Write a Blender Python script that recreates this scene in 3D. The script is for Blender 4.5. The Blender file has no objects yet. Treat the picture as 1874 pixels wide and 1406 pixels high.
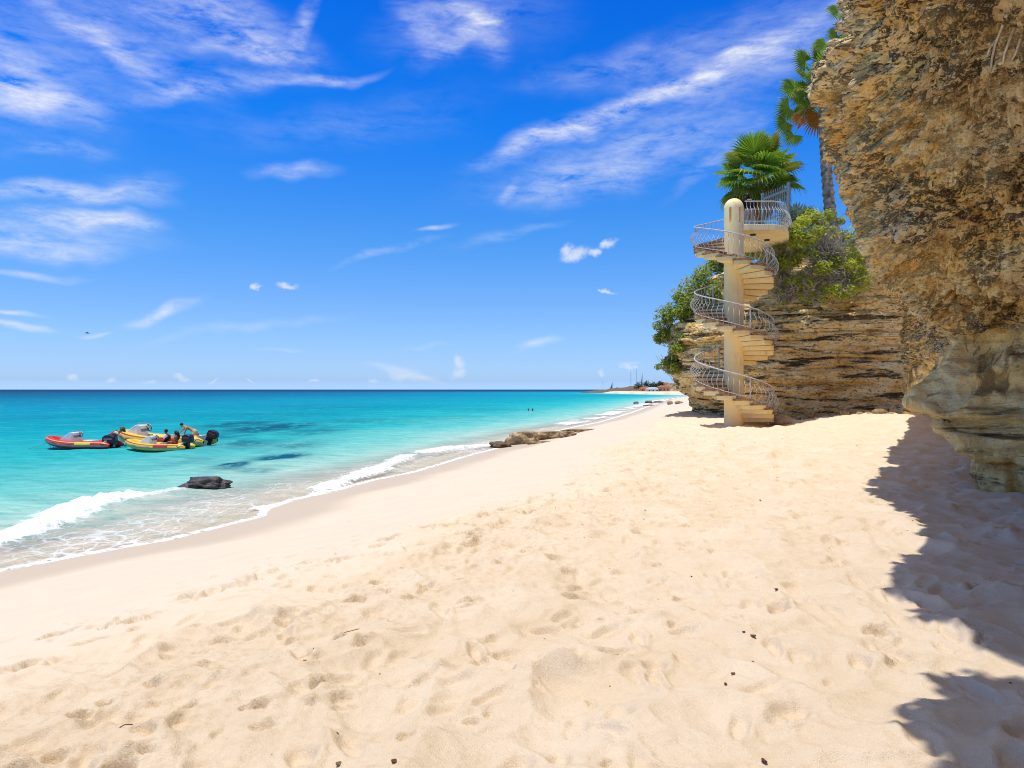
import bpy, bmesh, math, random
import numpy as np
from mathutils import Vector, Matrix, Euler

R = math.radians
scene = bpy.context.scene
COL = scene.collection

# ---------------------------------------------------------------- camera
EYE = 3.2                       # metres above the sea
FPX = 1300.0                    # focal length in photo pixels
cam_data = bpy.data.cameras.new('camera')
cam_data.sensor_width = 36.0
cam_data.lens = 36.0 * FPX / 1874.0
cam_data.shift_y = 10.0 / 1874.0
cam_data.clip_start = 0.1
cam_data.clip_end = 90000.0
cam = bpy.data.objects.new('camera', cam_data)
cam.location = (0, 0, EYE)
cam.rotation_euler = (R(90), 0, 0)
COL.objects.link(cam)
scene.camera = cam

# ---------------------------------------------------------------- node helper
class G:
    """small wrapper to build node trees"""
    def __init__(self, tree):
        self.t = tree
        tree.nodes.clear()
    def n(self, typ, props=None, **ins):
        nd = self.t.nodes.new(typ)
        for k, v in (props or {}).items():
            setattr(nd, k, v)
        for k, v in ins.items():
            key = int(k[1:]) if (k[0] == 'i' and k[1:].isdigit()) else k.replace('_', ' ')
            self.set(nd.inputs[key], v)
        return nd
    def set(self, sock, v):
        if isinstance(v, bpy.types.NodeSocket):
            self.t.links.new(v, sock)
        elif isinstance(v, bpy.types.Node):
            self.t.links.new(v.outputs[0], sock)
        else:
            sock.default_value = v
    def m(self, op, a, b=0.0, c=None, clamp=False):
        nd = self.n('ShaderNodeMath', {'operation': op, 'use_clamp': clamp})
        self.set(nd.inputs[0], a); self.set(nd.inputs[1], b)
        if c is not None: self.set(nd.inputs[2], c)
        return nd.outputs[0]
    def vm(self, op, a, b=(0, 0, 0)):
        nd = self.n('ShaderNodeVectorMath', {'operation': op})
        self.set(nd.inputs[0], a)
        if op == 'SCALE': self.set(nd.inputs['Scale'], b)
        elif op not in ('LENGTH', 'NORMALIZE'): self.set(nd.inputs[1], b)
        return nd.outputs['Value'] if op in ('LENGTH', 'DOT_PRODUCT') else nd.outputs[0]
    def rng(self, v, a, b, c=0.0, d=1.0, smooth=False):
        nd = self.n('ShaderNodeMapRange', {'clamp': True, 'interpolation_type': 'SMOOTHSTEP' if smooth else 'LINEAR'})
        for i, x in enumerate((v, a, b, c, d)): self.set(nd.inputs[i], x)
        return nd.outputs[0]
    def ramp(self, fac, stops, interp='LINEAR'):
        nd = self.n('ShaderNodeValToRGB')
        cr = nd.color_ramp; cr.interpolation = interp
        while len(cr.elements) > 1: cr.elements.remove(cr.elements[-1])
        for i, (p, c) in enumerate(stops):
            e = cr.elements[0] if i == 0 else cr.elements.new(p)
            e.position = p
            e.color = (c, c, c, 1) if isinstance(c, (int, float)) else (*c, 1)
        self.set(nd.inputs[0], fac)
        return nd.outputs[0]
    def mix(self, fac, a, b, mode='MIX'):
        nd = self.n('ShaderNodeMix', {'data_type': 'RGBA', 'blend_type': mode})
        def col(v): return (*v, 1) if isinstance(v, tuple) and len(v) == 3 else v
        self.set(nd.inputs[0], fac); self.set(nd.inputs[6], col(a)); self.set(nd.inputs[7], col(b))
        return nd.outputs[2]
    def noise(self, vec, scale, detail=4, rough=0.55, dist=0.0, out='Fac'):
        nd = self.n('ShaderNodeTexNoise', Scale=scale, Detail=detail, Roughness=rough, Distortion=dist)
        self.set(nd.inputs['Vector'], vec)
        return nd.outputs[out]
    def mapping(self, vec, loc=(0, 0, 0), rot=(0, 0, 0), scale=(1, 1, 1), kind='POINT'):
        nd = self.n('ShaderNodeMapping', {'vector_type': kind})
        self.set(nd.inputs[0], vec)
        nd.inputs['Location'].default_value = loc
        nd.inputs['Rotation'].default_value = rot
        nd.inputs['Scale'].default_value = scale
        return nd.outputs[0]
    def bump(self, h, strength=0.5, dist=0.05, normal=None):
        nd = self.n('ShaderNodeBump', Strength=strength, Distance=dist, Height=h)
        if normal is not None: self.set(nd.inputs['Normal'], normal)
        return nd.outputs[0]
    def attr(self, name):
        return self.n('ShaderNodeAttribute', {'attribute_name': name}).outputs['Fac']
    def pos(self):
        return self.n('ShaderNodeNewGeometry').outputs['Position']
    def objco(self):
        return self.n('ShaderNodeTexCoord').outputs['Object']

def material(name):
    m = bpy.data.materials.new(name)
    m.use_nodes = True
    return m, G(m.node_tree)

def principled(g, color, rough=0.8, normal=None, spec=0.3, **kw):
    p = g.n('ShaderNodeBsdfPrincipled')
    g.set(p.inputs['Base Color'], (*color, 1) if isinstance(color, tuple) and len(color) == 3 else color)
    g.set(p.inputs['Roughness'], rough)
    p.inputs['Specular IOR Level'].default_value = spec
    if normal is not None: g.set(p.inputs['Normal'], normal)
    for k, v in kw.items(): g.set(p.inputs[k.replace('_', ' ')], v)
    return p

def surface(g, shader):
    o = g.n('ShaderNodeOutputMaterial')
    g.set(o.inputs['Surface'], shader)

def px_ang(px, py):
    az = math.atan((px - 937) / FPX)
    el = math.atan((713 - py) / FPX * math.cos(az))
    return az, el

# ---------------------------------------------------------------- sun, sky, exposure
SUN_EL = R(78.5)
SUN_AZ = math.atan2(-0.90, -0.43)         # high, from the sea side, a little behind the camera
sun_dir = Vector((math.sin(SUN_AZ) * math.cos(SUN_EL), math.cos(SUN_AZ) * math.cos(SUN_EL), math.sin(SUN_EL)))
sl = bpy.data.lights.new('sun', 'SUN')
sl.energy = 3.2
sl.angle = R(0.55)
sl.color = (1.0, 0.98, 0.95)
so = bpy.data.objects.new('sun', sl)
so.rotation_euler = (-sun_dir).to_track_quat('-Z', 'Y').to_euler()
so.location = (0, 20, 60)
COL.objects.link(so)

world = bpy.data.worlds.new('World')
scene.world = world
world.use_nodes = True
g = G(world.node_tree)
sky = g.n('ShaderNodeTexSky', {'sky_type': 'NISHITA', 'sun_disc': False, 'sun_elevation': SUN_EL,
                               'sun_rotation': SUN_AZ, 'altitude': 0.0, 'air_density': 1.0,
                               'dust_density': 0.6, 'ozone_density': 2.2})
dirv = g.n('ShaderNodeTexCoord').outputs['Generated']
sep = g.n('ShaderNodeSeparateXYZ'); g.set(sep.inputs[0], dirv)
dx, dy, dz = sep.outputs
az = g.m('ARCTAN2', dx, dy)
hyp = g.m('SQRT', g.m('ADD', g.m('MULTIPLY', dx, dx), g.m('MULTIPLY', dy, dy)))
el = g.m('ARCTAN2', dz, hyp)
# the deep, very clear tropical blue fades to a pale band at the sea and to a white glare above the view, warmed to lift the fill in shade
def deg(v): return v / 90.0
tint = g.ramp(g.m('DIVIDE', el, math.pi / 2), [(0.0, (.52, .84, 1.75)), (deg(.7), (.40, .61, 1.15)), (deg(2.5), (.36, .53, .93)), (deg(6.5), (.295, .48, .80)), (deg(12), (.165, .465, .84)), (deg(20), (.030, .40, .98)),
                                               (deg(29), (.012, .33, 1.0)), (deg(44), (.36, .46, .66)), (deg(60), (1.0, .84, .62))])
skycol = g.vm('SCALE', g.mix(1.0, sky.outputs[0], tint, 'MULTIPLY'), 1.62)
comb = g.n('ShaderNodeCombineXYZ'); g.set(comb.inputs[0], az); g.set(comb.inputs[1], el)
ang = comb.outputs[0]
wn = g.n('ShaderNodeTexNoise', Scale=5.0, Detail=3.0, Roughness=0.55); g.set(wn.inputs['Vector'], ang)
warp = g.vm('SCALE', g.vm('SUBTRACT', wn.outputs['Color'], (0.5, 0.5, 0.5)), 0.10)
angw = g.vm('ADD', ang, warp)
wn2 = g.n('ShaderNodeTexNoise', Scale=28.0, Detail=4.0, Roughness=0.6); g.set(wn2.inputs['Vector'], ang)
warp2 = g.vm('SCALE', g.vm('SUBTRACT', wn2.outputs['Color'], (0.5, 0.5, 0.5)), 0.035)
angp = g.vm('ADD', ang, warp2)
S = 1.0 / FPX
# thin high cirrus: centre (photo px), half axes, tilt, weight
cirrus = [
    (20, 110, 170, 50, -28, .5), (30, 170, 190, 40, -14, .7), (20, 150, 220, 110, -22, .3), (190, 60, 170, 26, -27, .6), (400, 25, 230, 48, -8, .6), (470, 88, 140, 22, 2, .9),
    (556, 40, 85, 20, 52, .6), (600, 137, 130, 15, 8, .85), (400, 160, 190, 30, 22, .55), (300, 110, 170, 45, -28, .35), (850, 45, 120, 22, -12, .6), (840, 85, 130, 24, 24, .6), (800, 70, 150, 60, 0, .22),
    (760, 55, 90, 34, -58, .45), (890, 80, 60, 60, -50, .4), (1190, 172, 430, 26, 18.5, .95), (1010, 236, 200, 25, 19, .8),
    (1420, 80, 260, 50, 16, .55), (1160, 290, 330, 70, 14, .42), (1310, 285, 150, 26, 36, .55), (930, 352, 45, 16, 50, .5),
    (1050, 330, 190, 50, 8, .3), (1120, 120, 260, 45, 8, .3), (110, 355, 190, 22, -3, .9), (240, 352, 100, 30, 6, .5),
    (50, 410, 240, 42, -2, .55), (160, 405, 130, 20, -3, 1.0), (60, 442, 150, 22, -2, .7), (40, 480, 80, 7, 0, .7),
    (130, 285, 90, 14, -4, .4), (530, 326, 90, 20, 3, .6), (311, 566, 75, 19, 14, 1.0), (30, 572, 65, 9, -2, .9),
    (20, 547, 45, 6, 0, .8), (185, 589, 40, 6, 0, .6), (720, 470, 120, 13, 14, .55), (800, 428, 42, 9, 3, .7),
    (470, 598, 230, 14, 11, .28), (930, 440, 150, 14, 14, .35), (975, 628, 65, 15, 5, .65), (750, 683, 85, 15, -12, .8),
    (700, 220, 260, 60, 10, .12), (520, 250, 200, 50, 6, .12), (800, 632, 60, 7, 0, .35), (110, 60, 280, 110, -24, .26), (340, 40, 320, 80, -6, .26), (1340, 70, 320, 80, 16, .30), (1160, 250, 430, 80, 16, .26), (880, 40, 220, 90, 10, .2), (520, 642, 60, 5, 0, .3), (1145, 662, 30, 5, 0, .5),
]
# small cumulus puffs
puffs = [(1052, 464, 46, 25, 4), (1040, 455, 26, 20, 60), (1085, 462, 28, 16, 20), (1112, 446, 38, 14, 12), (525, 525, 34, 11, 4), (467, 524, 13, 9, 0),
         (838, 665, 22, 19, 0), (842, 682, 26, 22, 0), (1148, 675, 26, 9, 0), (1163, 673, 12, 7, 0), (135, 689, 19, 11, 0), (207, 693, 15, 10, 0), (275, 698, 14, 7, 0),
         (330, 696, 24, 10, 0), (390, 694, 18, 6, 0), (455, 697, 12, 5, 0), (578, 695, 20, 6, 0), (683, 698, 20, 9, 0), (1110, 537, 20, 9, 0), (740, 686, 50, 16, -10), (1103, 682, 10, 8, 0)]
def cloud_mask(vec, items, soft):
    total = None
    for it in items:
        a, e = px_ang(it[0], it[1])
        mp = g.mapping(vec, (a, e, 0), (0, 0, R(it[4])), (it[2] * S, it[3] * S, 1), 'TEXTURE')
        f = g.rng(g.vm('LENGTH', mp), 1.0, soft, 0.0, it[5] if len(it) > 5 else 1.0, True)
        total = f if total is None else g.m('MAXIMUM' if len(it) == 5 else 'ADD', total, f)
    return total
cm = cloud_mask(angw, cirrus, 0.0)
def streaks(angle, sx, sy):
    v = g.mapping(g.vm('ADD', ang, g.vm('SCALE', warp, 0.35)), (0, 0, 0), (0, 0, R(-angle)), (sx, sy, 1))
    return g.noise(v, 1.0, 7, 0.62, 0.6)
st = g.m('ADD', g.m('MULTIPLY', streaks(20, 5, 34), 0.55), g.m('MULTIPLY', streaks(-18, 7, 26), 0.45))
fine = g.noise(g.mapping(ang, (0, 0, 0), (0, 0, R(-12)), (22, 70, 1)), 1.0, 5, 0.65, 0.4)
fine2 = g.noise(g.mapping(g.vm('ADD', ang, warp2), (0, 0, 0), (0, 0, R(-16)), (45, 120, 1)), 1.0, 3, 0.6, 0.6)
st = g.m('ADD', g.m('MULTIPLY', st, 0.58), g.m('ADD', g.m('MULTIPLY', fine, 0.33), g.m('MULTIPLY', fine2, 0.09)))
cm = g.m('ADD', cm, g.m('MULTIPLY', g.rng(el, R(31), R(48), 0, .8), g.rng(g.noise(dirv, 1.6, 4, .6), .38, .62)))   # thin cirrus added overhead, out of view, to lift the fill in shade
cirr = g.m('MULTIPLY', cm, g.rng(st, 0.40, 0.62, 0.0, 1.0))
pm = cloud_mask(angp, puffs, 0.0)
pn = g.noise(ang, 60.0, 5, 0.6)
puff = g.rng(g.m('ADD', pm, g.m('MULTIPLY', g.m('SUBTRACT', pn, 0.5), 0.65)), 0.15, 1.15, 0.0, 0.74, True)
puff = g.m('MULTIPLY', puff, g.rng(el, 0.0, 0.10, 0.45, 1.0))
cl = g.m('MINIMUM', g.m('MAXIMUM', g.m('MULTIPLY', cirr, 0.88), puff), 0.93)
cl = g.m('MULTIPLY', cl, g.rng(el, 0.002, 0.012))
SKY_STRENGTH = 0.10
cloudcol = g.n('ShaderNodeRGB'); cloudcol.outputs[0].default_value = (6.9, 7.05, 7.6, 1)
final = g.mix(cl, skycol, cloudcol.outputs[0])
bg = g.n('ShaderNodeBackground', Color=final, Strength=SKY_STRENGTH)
wo = g.n('ShaderNodeOutputWorld'); g.set(wo.inputs['Surface'], bg)
try:
    world.cycles.sampling_method = 'MANUAL'; world.cycles.sample_map_resolution = 512
except Exception: pass

scene.view_settings.view_transform = 'Standard'
scene.view_settings.look = 'None'
scene.view_settings.gamma = 1.0
scene.view_settings.use_curve_mapping = False
scene.view_settings.exposure = 0.36
scene.render.engine = 'CYCLES'
scene.cycles.max_bounces = 12
scene.cycles.diffuse_bounces = 8
scene.cycles.transparent_max_bounces = 12
scene.cycles.filter_width = 1.05
scene.cycles.caustics_reflective = False
scene.cycles.caustics_refractive = False
scene.cycles.sample_clamp_indirect = 6.0
try:
    scene.cycles.use_denoising = True
    scene.cycles.denoising_prefilter = 'NONE'          # keeps the fine grain of rock and sand
except Exception: pass

# ---------------------------------------------------------------- object helpers
def tag(o, label=None, cat=None, group=None, kind=None):
    if label: o['label'] = label
    if cat: o['category'] = cat
    if group: o['group'] = group
    if kind: o['kind'] = kind
    return o
def empty(name, loc=(0, 0, 0), rz=0.0):
    o = bpy.data.objects.new(name, None)
    o.empty_display_size = 0.2
    o.location = loc; o.rotation_euler = (0, 0, rz)
    COL.objects.link(o)
    return o
def link(name, me, mat=None, parent=None, smooth=False):
    o = bpy.data.objects.new(name, me)
    COL.objects.link(o)
    if mat is not None and len(me.materials) == 0:
        for mm in (mat if isinstance(mat, (list, tuple)) else [mat]): me.materials.append(mm)
    if smooth and len(me.polygons): me.polygons.foreach_set('use_smooth', [True] * len(me.polygons))
    if parent is not None: o.parent = parent
    return o
def mesh_np(name, verts, faces, attrs=None):
    """verts (n,3) array, faces (m,k) array"""
    me = bpy.data.meshes.new(name)
    verts = np.asarray(verts, dtype=np.float32); faces = np.asarray(faces, dtype=np.int32)
    k = faces.shape[1]
    me.vertices.add(len(verts)); me.vertices.foreach_set('co', verts.ravel())
    me.loops.add(faces.size); me.loops.foreach_set('vertex_index', faces.ravel())
    me.polygons.add(len(faces)); me.polygons.foreach_set('loop_start', np.arange(0, faces.size, k, dtype=np.int32))
    me.update(calc_edges=True)
    for an, av in (attrs or {}).items():
        a = me.attributes.new(an, 'FLOAT', 'POINT'); a.data.foreach_set('value', np.asarray(av, dtype=np.float32))
    me.validate()
    return me

class MB:
    """collects simple shapes into one mesh"""
    def __init__(self): self.v = []; self.f = []
    def add(self, vs, fs):
        o = len(self.v); self.v += [tuple(v) for v in vs]; self.f += [tuple(i + o for i in f) for f in fs]
        return self
    def box(self, c, s, rot=None, bev=0.0):
        hx, hy, hz = (s[0] / 2, s[1] / 2, s[2] / 2)
        vs = [Vector((x, y, z)) for x in (-hx, hx) for y in (-hy, hy) for z in (-hz, hz)]
        if rot is not None: vs = [rot @ v for v in vs]
        vs = [v + Vector(c) for v in vs]
        return self.add(vs, [(0, 1, 3, 2), (4, 6, 7, 5), (0, 4, 5, 1), (2, 3, 7, 6), (0, 2, 6, 4), (1, 5, 7, 3)])
    def tube(self, pts, rad, n=6, cap=True):
        pts = [Vector(p) for p in pts]
        rads = rad if isinstance(rad, (list, tuple)) else [rad] * len(pts)
        rings = []; up = None
        for i, p in enumerate(pts):
            d = (pts[min(i + 1, len(pts) - 1)] - pts[max(i - 1, 0)])
            d = d.normalized() if d.length > 1e-9 else Vector((0, 0, 1))
            if up is None: up = Vector((0, 0, 1)) if abs(d.z) < 0.9 else Vector((1, 0, 0))
            a = d.cross(up)
            if a.length < 1e-6: a = d.orthogonal()
            a.normalize(); b = a.cross(d).normalized(); up = b
            rings.append([p + (a * math.cos(t) + b * math.sin(t)) * rads[i] for t in [2 * math.pi * k / n for k in range(n)]])
        vs = [v for r in rings for v in r]; fs = []
        for i in range(len(pts) - 1):
            for k in range(n):
                k2 = (k + 1) % n
                fs.append((i * n + k, i * n + k2, (i + 1) * n + k2, (i + 1) * n + k))
        if cap:
            fs.append(tuple(range(n - 1, -1, -1))); fs.append(tuple((len(pts) - 1) * n + k for k in range(n)))
        return self.add(vs, fs)
    def lathe(self, prof, n=24, c=(0, 0, 0)):
        vs = []; fs = []
        for r, z in prof:
            for k in range(n):
                t = 2 * math.pi * k / n
                vs.append((c[0] + r * math.cos(t), c[1] + r * math.sin(t), c[2] + z))
        for i in range(len(prof) - 1):
            for k in range(n):
                k2 = (k + 1) % n
                fs.append((i * n + k, i * n + k2, (i + 1) * n + k2, (i + 1) * n + k))
        fs.append(tuple(range(n - 1, -1, -1))); fs.append(tuple((len(prof) - 1) * n + k for k in range(n)))
        return self.add(vs, fs)
    def ball(self, c, r, nu=10, nv=7):
        r = r if isinstance(r, (tuple, list)) else (r, r, r)
        vs = [(c[0], c[1], c[2] - r[2])]
        for j in range(1, nv):
            ph = -math.pi / 2 + math.pi * j / nv
            for i in range(nu):
                t = 2 * math.pi * i / nu
                vs.append((c[0] + r[0] * math.cos(ph) * math.cos(t), c[1] + r[1] * math.cos(ph) * math.sin(t), c[2] + r[2] * math.sin(ph)))
        vs.append((c[0], c[1], c[2] + r[2])); fs = []
        for i in range(nu): fs.append((0, 1 + (i + 1) % nu, 1 + i))
        for j in range(nv - 2):
            for i in range(nu):
                a = 1 + j * nu + i; b = 1 + j * nu + (i + 1) % nu
                fs.append((a, b, b + nu, a + nu))
        last = len(vs) - 1; o = 1 + (nv - 2) * nu
        for i in range(nu): fs.append((o + i, o + (i + 1) % nu, last))
        return self.add(vs, fs)
    def prism(self, poly, z0, z1):
        n = len(poly)
        vs = [(x, y, z0) for x, y in poly] + [(x, y, z1) for x, y in poly]
        fs = [tuple(range(n - 1, -1, -1)), tuple(range(n, 2 * n))]
        for i in range(n): fs.append((i, (i + 1) % n, n + (i + 1) % n, n + i))
        return self.add(vs, fs)
    def mesh(self, name):
        me = bpy.data.meshes.new(name); me.from_pydata(self.v, [], self.f); me.update()
        return me
    def build(self, name, mat, parent=None, smooth=False, bevel=0.0):
        me = self.mesh(name)
        if bevel > 0:
            bm = bmesh.new(); bm.from_mesh(me)
            bmesh.ops.recalc_face_normals(bm, faces=bm.faces)
            es = [e for e in bm.edges if len(e.link_faces) == 2 and e.calc_face_angle(0) > 0.6]
            bmesh.ops.bevel(bm, geom=es, offset=bevel, segments=2, affect='EDGES', profile=0.6)
            bm.to_mesh(me); bm.free()
        return link(name, me, mat, parent, smooth)

# ---------------------------------------------------------------- numpy noise
def _hash(ix, iy, iz, seed):
    h = (ix.astype(np.int64) * 374761393 + iy.astype(np.int64) * 668265263 + iz.astype(np.int64) * 2147483647 + seed * 974634777) & 0xFFFFFFFF
    h = ((h ^ (h >> 13)) * 1274126177) & 0xFFFFFFFF
    h = ((h ^ (h >> 16)) * 2246822519) & 0xFFFFFFFF
    return (h ^ (h >> 15)) & 0xFFFFFFFF
def vnoise(p, seed=0):
    """value noise in -1..1 at points p (n,3)"""
    f = np.floor(p); i = f.astype(np.int64); t = p - f
    t = t * t * t * (t * (t * 6 - 15) + 10)
    out = 0
    for a in (0, 1):
        wx = t[:, 0] if a else 1 - t[:, 0]
        for b in (0, 1):
            wy = t[:, 1] if b else 1 - t[:, 1]
            for c in (0, 1):
                wz = t[:, 2] if c else 1 - t[:, 2]
                out = out + wx * wy * wz * (_hash(i[:, 0] + a, i[:, 1] + b, i[:, 2] + c, seed) / 4294967295.0)
    return out * 2 - 1
def fbm(p, octv=4, seed=0, gain=0.5, lac=2.03):
    s = 0; a = 1; tot = 0
    for o in range(octv):
        s = s + a * vnoise(p + 17.3 * o, seed + o); tot += a
        a *= gain; p = p * lac
    return s / tot * 1.5
def ridged(p, octv=4, seed=0, gain=0.5):
    s = 0; a = 1; tot = 0
    for o in range(octv):
        s = s + a * (1 - np.abs(vnoise(p + 9.7 * o, seed + o)) * 2); tot += a
        a *= gain; p = p * 2.07
    return s / tot
def worley(p, seed=0, dims=3):
    """F1, F2 distances"""
    f = np.floor(p); i = f.astype(np.int64)
    d1 = np.full(len(p), 9.0); d2 = np.full(len(p), 9.0)
    zr = (-1, 0, 1) if dims == 3 else (0,)
    for a in (-1, 0, 1):
        for b in (-1, 0, 1):
            for c in zr:
                jx, jy, jz = i[:, 0] + a, i[:, 1] + b, i[:, 2] + c
                qx = jx + _hash(jx, jy, jz, seed) / 4294967295.0 - p[:, 0]
                qy = jy + _hash(jx, jy, jz, seed + 11) / 4294967295.0 - p[:, 1]
                qz = (jz + _hash(jx, jy, jz, seed + 23) / 4294967295.0 - p[:, 2]) if dims == 3 else 0
                d = np.sqrt(qx * qx + qy * qy + qz * qz)
                m = d < d1
                d2 = np.where(m, d1, np.minimum(d2, d)); d1 = np.where(m, d, d1)
    return d1, d2
def sstep(a, b, x):
    t = np.clip((x - a) / (b - a), 0, 1); return t * t * (3 - 2 * t)
def at_px(px, py, Y):
    """world point seen at photo pixel (px, py) at distance Y along the view axis"""
    return Vector(((px - 937) / FPX * Y, Y, EYE - (py - 713) / FPX * Y))

# ---------------------------------------------------------------- shoreline and terrain height
SHORE = np.array([(-400, -700), (-60, -85), (-30, -29), (-19, -8), (-13.2, 3.5), (-10.6, 9.0), (-9.0, 12.5), (-8.35, 13.6), (-7.3, 15.1), (-6.75, 16.6), (-6.3, 17.9), (-6.55, 19.0), (-6.3, 20.6),
                  (-5.6, 22.2), (-4.9, 24.9), (-3.75, 27.5), (-2.9, 31), (-1.9, 35), (-1.05, 37.6), (0.5, 43), (2.6, 52), (5.2, 60), (8.5, 69), (15.5, 94), (31, 154), (52, 235), (74, 300), (97, 360), (104, 410), (93, 460),
                  (88, 540), (78, 630), (90, 690), (200, 790), (600, 950), (3000, 1500), (40000, 4000)], dtype=float)
def shore_dist(x, y):
    """signed distance to the water's edge: + on land"""
    best = np.full(x.shape, 1e9)
    for (ax, ay), (bx, by) in zip(SHORE[:-1], SHORE[1:]):
        ex, ey = bx - ax, by - ay
        t = np.clip(((x - ax) * ex + (y - ay) * ey) / (ex * ex + ey * ey), 0, 1)
        best = np.minimum(best, (x - ax - t * ex) ** 2 + (y - ay - t * ey) ** 2)
    inside = np.zeros(x.shape, bool)
    poly = list(map(tuple, SHORE)) + [(40000, -40000), (-400, -40000)]
    for (ax, ay), (bx, by) in zip(poly, poly[1:] + poly[:1]):
        if ay == by: continue
        c = ((ay > y) != (by > y)) & (x < (bx - ax) * (y - ay) / (by - ay) + ax)
        inside ^= c
    return np.where(inside, 1, -1) * np.sqrt(best)
_d = np.linspace(-80, 40, 1201)
_z = np.interp(_d, [-80, -40, -20, -8, -4, 0, 2.2, 5, 8, 10, 13, 20, 40], [-7, -4.2, -2.3, -0.75, -0.32, 0.0, 0.24, 0.78, 1.38, 1.53, 1.6, 1.66, 1.72])
_k = np.hanning(15); _k /= _k.sum()
_z = np.convolve(np.pad(_z, 7, mode='edge'), _k, 'valid')
def beach_z(x, y, d=None):
    if d is None: d = shore_dist(x, y)
    z = np.interp(d, _d, _z)
    # sand heaped against the foot of the cliffs
    z = z + 0.5 * np.exp(-(((x - 16.5) / 2.6) ** 2 + ((y - 31) / 5.0) ** 2)) + 0.30 * np.exp(-(((x - 10.5) / 3.5) ** 2 + ((y - 45) / 3.5) ** 2))
    return z
def ground_at(x, y):
    return float(beach_z(np.array([x], float), np.array([y], float))[0])
# ---------------------------------------------------------------- sand
rng = np.random.default_rng(7)
def polar_grid(rings, angs):
    """fan of quads round the camera's foot; angs in radians from +Y, increasing"""
    A, Rr = np.meshgrid(angs, rings)
    x = Rr * np.sin(A); y = Rr * np.cos(A)
    nr, na = A.shape
    idx = np.arange(nr * na).reshape(nr, na)
    f = np.stack([idx[:-1, :-1], idx[1:, :-1], idx[1:, 1:], idx[:-1, 1:]], -1).reshape(-1, 4)[:, ::-1]
    return x.ravel(), y.ravel(), f
def angle_list(a, b, step, coarse):
    """fine angles from a to b degrees, coarse round the rest of the circle (closed)"""
    fine_a = np.arange(a, b + 1e-6, step)
    rest = np.linspace(b, a + 360, int((360 - (b - a)) / coarse) + 1)[1:]
    return np.radians(np.concatenate([fine_a, rest]))
GX0, GY0, GRES, GNX, GNY = -8.0, 1.5, 0.0125, 2160, 2100          # detail raster: x -8..19, y 1.5..27.7
detail = np.zeros((GNY, GNX), np.float32)
broken = np.zeros((GNY, GNX), np.float32)                        # browner tone along the broken edge of each bite
def stamp(cx, cy, w, fn, target=None):
    j0, j1 = int((cx - w - GX0) / GRES), int((cx + w - GX0) / GRES) + 1
    i0, i1 = int((cy - w - GY0) / GRES), int((cy + w - GY0) / GRES) + 1
    j0, i0 = max(j0, 0), max(i0, 0); j1, i1 = min(j1, GNX), min(i1, GNY)
    if j1 <= j0 or i1 <= i0: return
    X, Y = np.meshgrid(GX0 + np.arange(j0, j1) * GRES - cx, GY0 + np.arange(i0, i1) * GRES - cy)
    (detail if target is None else target)[i0:i1, j0:j1] += fn(X, Y).astype(np.float32)
def footprint(cx, cy, ang, L, W, depth):
    ca, sa = math.cos(ang), math.sin(ang)
    def fn(X, Y):
        u = (X * ca + Y * sa) / L; v = (-X * sa + Y * ca) / W
        r = np.sqrt(u * u + v * v)
        return -depth * (1 - sstep(0.55, 1.05, r)) + 0.35 * depth * np.exp(-((r - 1.25) / 0.25) ** 2)
    stamp(cx, cy, max(L, W) * 1.9, fn)
def scarp(cx, cy, ang, L, depth, seed, rimk=1.0):
    """crescent bite with a steep broken edge and a low mound behind it"""
    ca, sa = math.cos(ang), math.sin(ang)
    def fn(X, Y):
        u = (X * ca + Y * sa) / L; v = (-X * sa + Y * ca) / L
        n = vnoise(np.stack([X.ravel() * 13, Y.ravel() * 13, np.full(X.size, seed * 3.1)], 1), 5).reshape(X.shape)
        n2 = vnoise(np.stack([X.ravel() * 24, Y.ravel() * 24, np.full(X.size, seed * 1.7)], 1), 6).reshape(X.shape)
        r = np.sqrt(u * u + (v * 1.9) ** 2) + 0.34 * n + 0.12 * n2
        pit = -depth * (1 - sstep(0.58, 0.66, r)) * sstep(-0.75, 0.3, v + 0.15 * n)
        rim = 0.8 * depth * np.exp(-((v - 0.62) / 0.26) ** 2 - (u / 0.85) ** 2) * (0.7 + 0.9 * n)
        crumbs = 0.9 * depth * np.maximum(n2 - .2, 0) * np.exp(-r * r)
        return 1.5 * pit + 1.2 * rimk * rim + crumbs
    stamp(cx, cy, L * 1.7, fn)
    def fb(X, Y):
        u = (X * ca + Y * sa) / L; v = (-X * sa + Y * ca) / L
        return np.exp(-(u / .75) ** 2 - ((v - .28) / .26) ** 2) * min(1.0, depth / .03)
    stamp(cx, cy, L * 1.7, fb, broken)
# walked zone: everything on the flat beach inland of the berm
n_try = 5000
fx = rng.uniform(-8, 19, n_try); fy = 1.6 + 26 * rng.random(n_try) ** 1.2
fd = shore_dist(fx, fy)
keep = fd > 8.2 + 1.0 * rng.standard_normal(n_try)
for cx, cy in zip(fx[keep], fy[keep]):
    footprint(cx, cy, rng.normal(1.1, 0.6), rng.uniform(.10, .17), rng.uniform(.05, .085), rng.uniform(.008, .036))
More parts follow.
